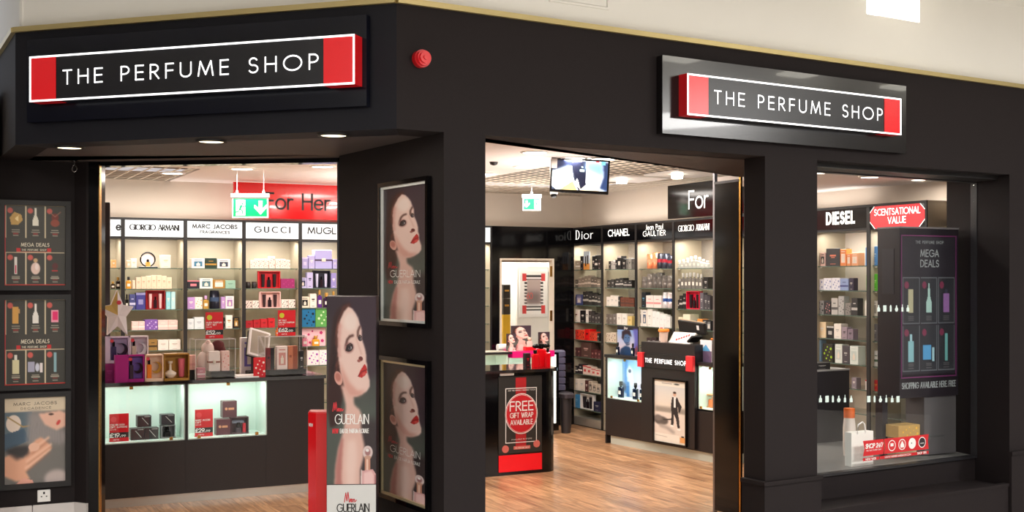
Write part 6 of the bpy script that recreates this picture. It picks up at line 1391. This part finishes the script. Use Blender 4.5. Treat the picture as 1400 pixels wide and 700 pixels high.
m.build('rose_print', cm((206, 40, 50)), o)
o = MB().bbox(-wd / 2 - .03, wd / 2 + .03, 0, .03, 0, .11, b=.004).build('raised_lid', BLKM, t, (.02, .14, .09), rot=(math.radians(14), math.radians(4), 0)); MB().box(-wd / 2 - .02, wd / 2 + .02, .02, .025, .11, .118).build('lid_edge', cm((214, 190, 160)), o); MB().rect(wd * .25, wd * .36, .04, .085, -.001).build('label', WHT, o)
o = MB().bbox(0, .09, -.03, .1, 0, .02).build('side_flap', BLKM, t, (wd / 2, -.01, .01), rot=(0, math.radians(-38), 0))
x, Y = RC.hit(898, .14)
t = thing('notice_card', 'small white upright notice behind the orange-lidded cup', 'card', RC.p(x, .2, LZ), RC.a); MB().box(-.035, .035, 0, .004, 0, .165).build('card', cm((240, 224, 220)), t); m = MB(); m.rect(-.02, .02, .11, .13, -.001); m.rect(-.02, .02, .08, .088, -.001); m.build('print', cm((190, 90, 90)), t)
x, Y = RC.hit(966, .08)
t = thing('leaflet_holder', 'clear leaflet holder with white and mauve leaflets at the right end of the till counter', 'holder', RC.p(x, .06, .896), RC.a)
MB().box(-.075, .075, .012, .02, 0, .2).build('leaflet', cm((230, 226, 232)), t); m = MB(); m.rect(-.075, .075, 0, .1, .0115); m.build('mauve_print', cm((110, 90, 120)), t); MB().box(-.08, .08, .0, .003, 0, .1).build('front_pane', ACR, t)
m = MB(); m.flat([(-.07, .1), (0, .16), (.06, .1)], .0112); m.build('blue_print', cm((90, 160, 206)), t)
t = thing('orange_tape', 'orange curved strip hanging beside the leaflet holder', 'tape', RC.p(x + .06, .16, 1.05), RC.a)
MB().tube([(-.08, 0, .05), (-.02, -.01, .055), (.04, -.02, .03), (.06, -.02, -.03), (.06, -.02, -.15)], .012, 6).build('strip', cm((236, 130, 50)), t)
# inside its lit cases
zz = .4635
x0_, Y = RC.hit(849, .2); x1_, _ = RC.hit(878, .2)
t = thing('poster_card', 'light blue poster card of a pale robed figure inside the lit case', 'card', RC.p((x0_ + x1_) / 2, .195, zz), RC.a); wd = min(x1_ - x0_, .34)
MB().box(-wd / 2, wd / 2, .001, .008, 0, .385).build('board', WHT, t)
c = Cv(40, 70, (140, 180, 220)); c.vgrad((120, 170, 220), (206, 214, 230), 0, 1); c.rect(.2, 0, .34, .9, (80, 140, 210), 1); c.poly([(.3, .3), (.42, .18), (.56, .28), (.62, .55), (.58, .8), (.4, .95), (.32, .6)], (214, 230, 244), 1); c.ell(.44, .32, .07, .05, (70, 80, 110)); c.ell(.12, .75, .16, .12, (90, 100, 120), soft=1); c.rect(.3, .6, .42, 1, (60, 120, 190), 1); c.rect(.6, .3, 1, 1, (220, 206, 220), 4, .6)
picture('print', c.mesh('robe_print'), PR, t, -wd / 2, wd / 2, 0, .385, 0)
for i, (px, w, h, lab) in enumerate(((847, .075, .13, 'dark navy flask at the left of the blue lit case'), (867, .07, .13, 'dark flask with orange print in the blue lit case, middle'), (876, .05, .13, 'dark flask at the right end of the blue lit case'))):
    x, Y = RC.hit(px, .08); prod('perfume_bottle', lab, 'bottle', 'navy flasks in the lit case', RC.p(x, .08, zz), RC.a, w, h * 1.25, .05, 'g', (18, 34, 60), (14, 18, 30))
x, Y = RC.hit(972, .1)
t = thing('gift_set', 'orange flask in an open frame box in the right-hand lit case', 'gift set', RC.p(x, .1, .4785), RC.a)
MB().ring(-.07, .07, 0, .12, .008, 0, .06).build('box', cm((206, 150, 100)), t); MB().bbox(-.05, .05, .01, .05, .009, .075, b=.006).build('flask', cm((236, 130, 70), .1, coat=.6), t); MB().bbox(-.018, .018, .02, .04, .075, .1, b=.003).build('cap', cm((236, 190, 150)), t)
# ================================================================== RIGHT WINDOW
WS = Frame((2.633, 7.95), AA)
t = thing('window_tower', 'dark tower with printed offer panel standing behind the right window glass', 'display', WS.p(0, 0, 0), WS.a)
tw = .554; tz1 = H + 70 / FP * 7.98
TDK = mat('tower_dark', (34, 30, 36), .3)
MB().box(0, tw, 0, .204, .84, tz1).build('head', TDK, t); MB().box(-.003, tw + .004, -.004, .208, tz1, tz1 + .012).build('top_edge', cm((120, 116, 118), .3), t)
MB().box(.25, tw, 0.02, .19, .436, .84).build('right_leg', mat('tower_grey', (84, 82, 84), .4), t); MB().box(-.02, .03, .14, .204, .436, .84).build('left_leg', TDK, t)
MB().box(0, .25, .02, .18, .435, .45).build('base_shelf', SHG, t); MB().box(0.03, .42, .0, .19, .56, .568).build('glass_shelf', SHG, t)
m = MB(); m.ring(.012, tw - .02, .975, tz1 - .045, .008, -.003, 0); m.build('purple_border', cm((104, 44, 92)), t)
c = Cv(100, 160, (40, 38, 46))
for (i, j) in ((0, 0), (1, 0), (2, 0), (0, 1), (1, 1), (2, 1)):
    a = .03 + i * .325; b = .3 + j * .345
    c.rect(a - .006, b - .004, a + .296, b + .33, (104, 110, 116)); c.rect(a, b, a + .29, b + .326, (46, 48, 54)); c.ell(a + .06, b + .05, .04, .026, (120, 50, 76))
    mx_, my = a + .145, b + .16
    if j == 0 and i == 0: c.rect(mx_ - .05, my - .08, mx_ + .04, my + .09, (170, 168, 140))
    if j == 0 and i == 1: c.poly([(mx_ - .012, my - .12), (mx_ + .012, my - .12), (mx_ + .02, my - .03), (mx_ + .05, my + .02), (mx_ + .05, my + .09), (mx_ - .05, my + .09), (mx_ - .05, my + .02), (mx_ - .02, my - .03)], (160, 196, 190))
    if j == 0 and i == 2: c.rect(mx_ - .06, my - .05, mx_ + .06, my + .09, (150, 110, 170)); c.rect(mx_ - .02, my - .08, mx_ + .02, my - .05, (60, 60, 80))
    if j == 1 and i == 0: c.rect(mx_ - .05, my - .05, mx_ + .05, my + .1, (130, 180, 190)); c.rect(mx_ - .02, my - .1, mx_ + .02, my - .05, (150, 190, 200))
    if j == 1 and i == 1: c.rect(mx_ - .11, my - .02, mx_ + .04, my + .09, (80, 150, 200)); c.rect(mx_ + .06, my, mx_ + .1, my + .1, (150, 190, 200))
    if j == 1 and i == 2: c.rect(mx_ - .025, my - .1, mx_ + .025, my + .1, (110, 176, 176))
    for k in range(3): c.rect(mx_ - .05, b + .275 + k * .014, mx_ + .05, b + .281 + k * .014, (120, 120, 120), al=.6)
picture('offer_print', c.mesh('window_offer_print'), PR, t, .02, tw - .03, 1.0, tz1 - .06, -.0015)
hq = tz1 - 1.06
q = MB(); text(q, 'MEGA', .5 * tw, 1.0 + hq * .86, .045, w=.17, y=-.003, wt=.15, sp=.24, ctr=True); text(q, 'DEALS', .5 * tw, 1.0 + hq * .785, .045, w=.17, y=-.003, wt=.15, sp=.24, ctr=True); text(q, 'THE PERFUME SHOP', .5 * tw, 1.0 + hq * .955, .018, w=.26, y=-.003, wt=.15, sp=.4, ctr=True)
text(q, 'SHOPPING AVAILABLE HERE. FREE', .02, .905, .038, w=tw - .05, y=-.003, wt=.16, sp=.22); stuff(q.build('lettering', cm((150, 158, 160)), t))
MB().box(-.003, 0, .05, .16, 1.55, 1.86).build('side_box', mat('tower_box', (44, 44, 52), .3), t)
box_ = prod('gift_box', 'gold box with yellow bow on the glass shelf of the dark tower', 'box', None, WS.p(.1, .01, .5685), WS.a, .2, .085, .12, 'f', (196, 160, 90), (240, 190, 60))
prod('gift_box', 'cream box on the base shelf under the gold box', 'box', None, WS.p(.09, .03, .4505), WS.a, .2, .09, .12, 'b', (190, 172, 136), (150, 120, 80))
WD = Frame(RF.p(GA, GS).xy, RF.a)
slab('floor_window_display', [xy(RF.p(GA - .05, GS + .05)), xy(RF.p(GB + .03, GS + .05)), xy(UV(6.6, 6.1)), xy(UV(6.6, 7.0)), xy(UV(5.5, 6.6))], .40, .428, mat('display_floor', (120, 120, 118), .35))
xc_, Yc_ = SH.hit(1113, 6.95)
DK = Frame(UV(5.62, 6.75).xy, AA)
a_, Y = DK.hit(1100, 0); b_, _ = DK.hit(1161, 0); zt_ = DK.z(509, Y)
t = thing('low_cabinet', 'dark low cabinet standing at the left end of the right window', 'cabinet', DK.p(a_, 0, .0), DK.a)
MB().box(0, b_ - a_, 0, .2, 0, zt_).build('body', TDK, t); MB().box(-.004, b_ - a_ + .004, -.004, .2, zt_, zt_ + .012).build('top', cm((170, 168, 166), .3), t)
x = (a_ + b_) / 2 - .03
prod('gift_box', 'flat black box lying on the low cabinet in the window', 'box', None, DK.p(x, .02, zt_ + .0125), DK.a, .16, .05, .12, 'c', BK, SIL)
BGF = Frame(RF.p(0, .42).xy, RF.a); a2, Y = BGF.hit(1164, 0); b2, _ = BGF.hit(1194, 0)
t = thing('carrier_bag', 'white paper carrier bag with handles behind the red window sticker', 'bag', BGF.p((a2 + b2) / 2, 0, .4285), BGF.a)
wb = b2 - a2; hb = BGF.z(592, Y) - .4285
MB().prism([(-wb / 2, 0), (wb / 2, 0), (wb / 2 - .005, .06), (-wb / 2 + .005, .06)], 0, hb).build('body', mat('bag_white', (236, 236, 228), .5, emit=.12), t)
MB().tube([(-.05, .0, hb - .01), (-.04, 0, hb + .05), (0, 0, hb + .065), (.02, 0, hb + .05), (.03, 0, hb - .01)], .005, 6).build('handle', WHT, t)
prod('gift_box', 'orange-topped white tub behind the paper carrier bag', 'tub', None, BGF.p(BGF.hit(1168, .3)[0], .3, .4285), BGF.a, .09, .33, .09, 'R', (236, 226, 216), (230, 110, 40))
for i, px in enumerate((1316, 1319.5, 1323)):
    ex = Frame(RF.p(0, .55).xy, RF.a); x, Y = ex.hit(px, 0)
    prod('perfume_bottle', ['left', 'middle', 'right'][i] + ' one of three blue flasks at the right edge of the window', 'bottle', 'blue flasks at the window edge', ex.p(x, 0, .918), ex.a, .018, .13, .02, 'g', (120, 190, 220), (90, 170, 210))
ex = Frame(RF.p(0, .55).xy, RF.a); x, Y = ex.hit(1319, 0)
t = thing('narrow_rack', 'narrow black rack at the right edge of the window', 'rack', ex.p(x, 0, .4285), ex.a)
MB().box(-.04, .035, .0, .1, .47, .489).build('shelf', cm((150, 170, 180)), t); MB().box(-.04, .035, .08, .1, .0, .47).build('back_panel', BLKM, t)
for z in (.2, .28, .36): MB().box(-.04, .035, .0, .08, z, z + .006).build('shelf', cm((70, 70, 90)), t)
prod('gift_box', 'red box with cream label at the bottom right of the window', 'box', None, ex.p(x, -.02, .4285), ex.a, .05, .19, .015, 'b', (196, 20, 40), (206, 160, 110))
# stickers on the window glass
def gx(px): return WD.hit(px, -.004)
s0_, Y0_ = gx(1180); s1_, Y1_ = gx(1270)
zA = WD.z(603, Y0_); zB = WD.z(624, Y0_)
t = thing('window_sticker', 'red window sticker with white lettering and four round icons', 'sticker', WD.p(s0_, -.002, zB - .04), WD.a)
W_ = s1_ - s0_; hS = zA - zB
m = MB(); m.flat([(0, .04), (W_ * .3, .04), (W_ * .32, .04 + hS / 2), (W_ * .3, .04 + hS), (0, .04 + hS), (W_ * .025, .04 + hS / 2)], -.0005); m.build('arrow_flag', cm((206, 34, 42), .4), t)
m = MB(); m.flat([(W_ * .31, .04), (W_, .04), (W_ * .985, .04 + hS / 2), (W_, .04 + hS), (W_ * .31, .04 + hS), (W_ * .33, .04 + hS / 2)], -.0005); m.build('icon_band', cm((206, 40, 46), .4), t)
m = MB(); m.rect(0, W_ * .24, .008, .028, -.0005); m.rect(W_ * .25, W_, .008, .028, -.0005); m.build('web_band', cm((200, 34, 42), .4), t)
q = MB(); text(q, 'SHOP 24/7', W_ * .04, .04 + hS * .5, hS * .26, w=W_ * .25, y=-.0012, wt=.26, sp=.12, slant=.15); text(q, 'NEW WEB', W_ * .04, .012, .012, w=W_ * .15, y=-.0012, wt=.22, sp=.2); text(q, 'WWW.THEPERFUMESHOP.COM', W_ * .32, .013, .01, w=W_ * .4, y=-.0012, wt=.2, sp=.16); text(q, 'SHOP TIPS', W_ * .82, .012, .013, w=W_ * .14, y=-.0012, wt=.24, sp=.2)
text(q, 'ALL DAY EVERY DAY', W_ * .05, .04 + hS * .3, hS * .08, w=W_ * .22, y=-.0012, wt=.2, sp=.2)
stuff(q.build('lettering', WHT, t))
for i in range(4):
    cx_ = W_ * (.43 + i * .155); r_ = hS * .37; m = MB()
    m.disc_y(cx_, .04 + hS / 2, r_, -.001, -.0008, 20, 0); m.disc_y(cx_, .04 + hS / 2, r_ * .85, -.0013, -.001, 20, 1)
    if i == 0: m.rect(cx_ - r_ * .4, cx_ + r_ * .4, .04 + hS * .45, .04 + hS * .65, -.0016, 0)
    if i == 1: m.flat([(cx_ - r_ * .5, .04 + hS * .48), (cx_ - r_ * .5, .04 + hS * .3), (cx_ + r_ * .5, .04 + hS * .3), (cx_ + r_ * .5, .04 + hS * .48), (cx_, .04 + hS * .75)], -.0016, 0)
    if i == 2: m.rect(cx_ - r_ * .3, cx_ - r_ * .05, .04 + hS * .48, .04 + hS * .56, -.0016, 2)
    if i == 3: m.rect(cx_ - r_ * .5, cx_ + r_ * .5, .04 + hS * .42, .04 + hS * .46, -.0016, 0)
    m.build('round_icon', [WHT, [cm((206, 50, 56)), cm((206, 80, 80)), WHT, cm((50, 44, 48))][i], cm((60, 60, 60))], t)
BOT = [[(-.3, 0), (.3, 0), (.3, .5), (.1, .7), (.1, 1), (-.1, 1), (-.1, .7), (-.3, .5)], [(-.35, 0), (.35, 0), (.35, .95), (-.35, .95)], [(-.2, 0), (.2, 0), (.2, .75), (.08, 1), (-.08, 1), (-.2, .75)], [(-.2, 0), (.2, 0), (.38, .35), (.12, .7), (.12, .95), (-.12, .95), (-.12, .7), (-.38, .35)], [(-.22, 0), (.22, 0), (.22, .6), (.06, .7), (.06, 1.1), (-.06, 1.1), (-.06, .7), (-.22, .6)]]
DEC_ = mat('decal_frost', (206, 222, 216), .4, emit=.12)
for row, (y_, pxs) in enumerate(((547, [1122, 1131, 1139, 1147, 1155.5, 1164, 1188, 1196, 1204, 1212, 1220, 1228]), (423, [1201.5, 1210, 1218, 1226, 1234, 1241.5]))):
    for i, px in enumerate(pxs):
        x, Y = gx(px); hh_ = .043
        m = MB(); m.fprism([(p[0] * hh_, p[1] * hh_) for p in BOT[i % 5]], -.0008, 0)
        o = m.build('bottle_decal', DEC_, None, WD.p(x, -.002, WD.z(y_ + 3, Y)), WD.a)
        tag(o, 'small frosted bottle decal, %s from left in the %s row on the window glass' % (ORD[i], ['lower', 'upper'][row]), 'decal', 'bottle decals on the window')
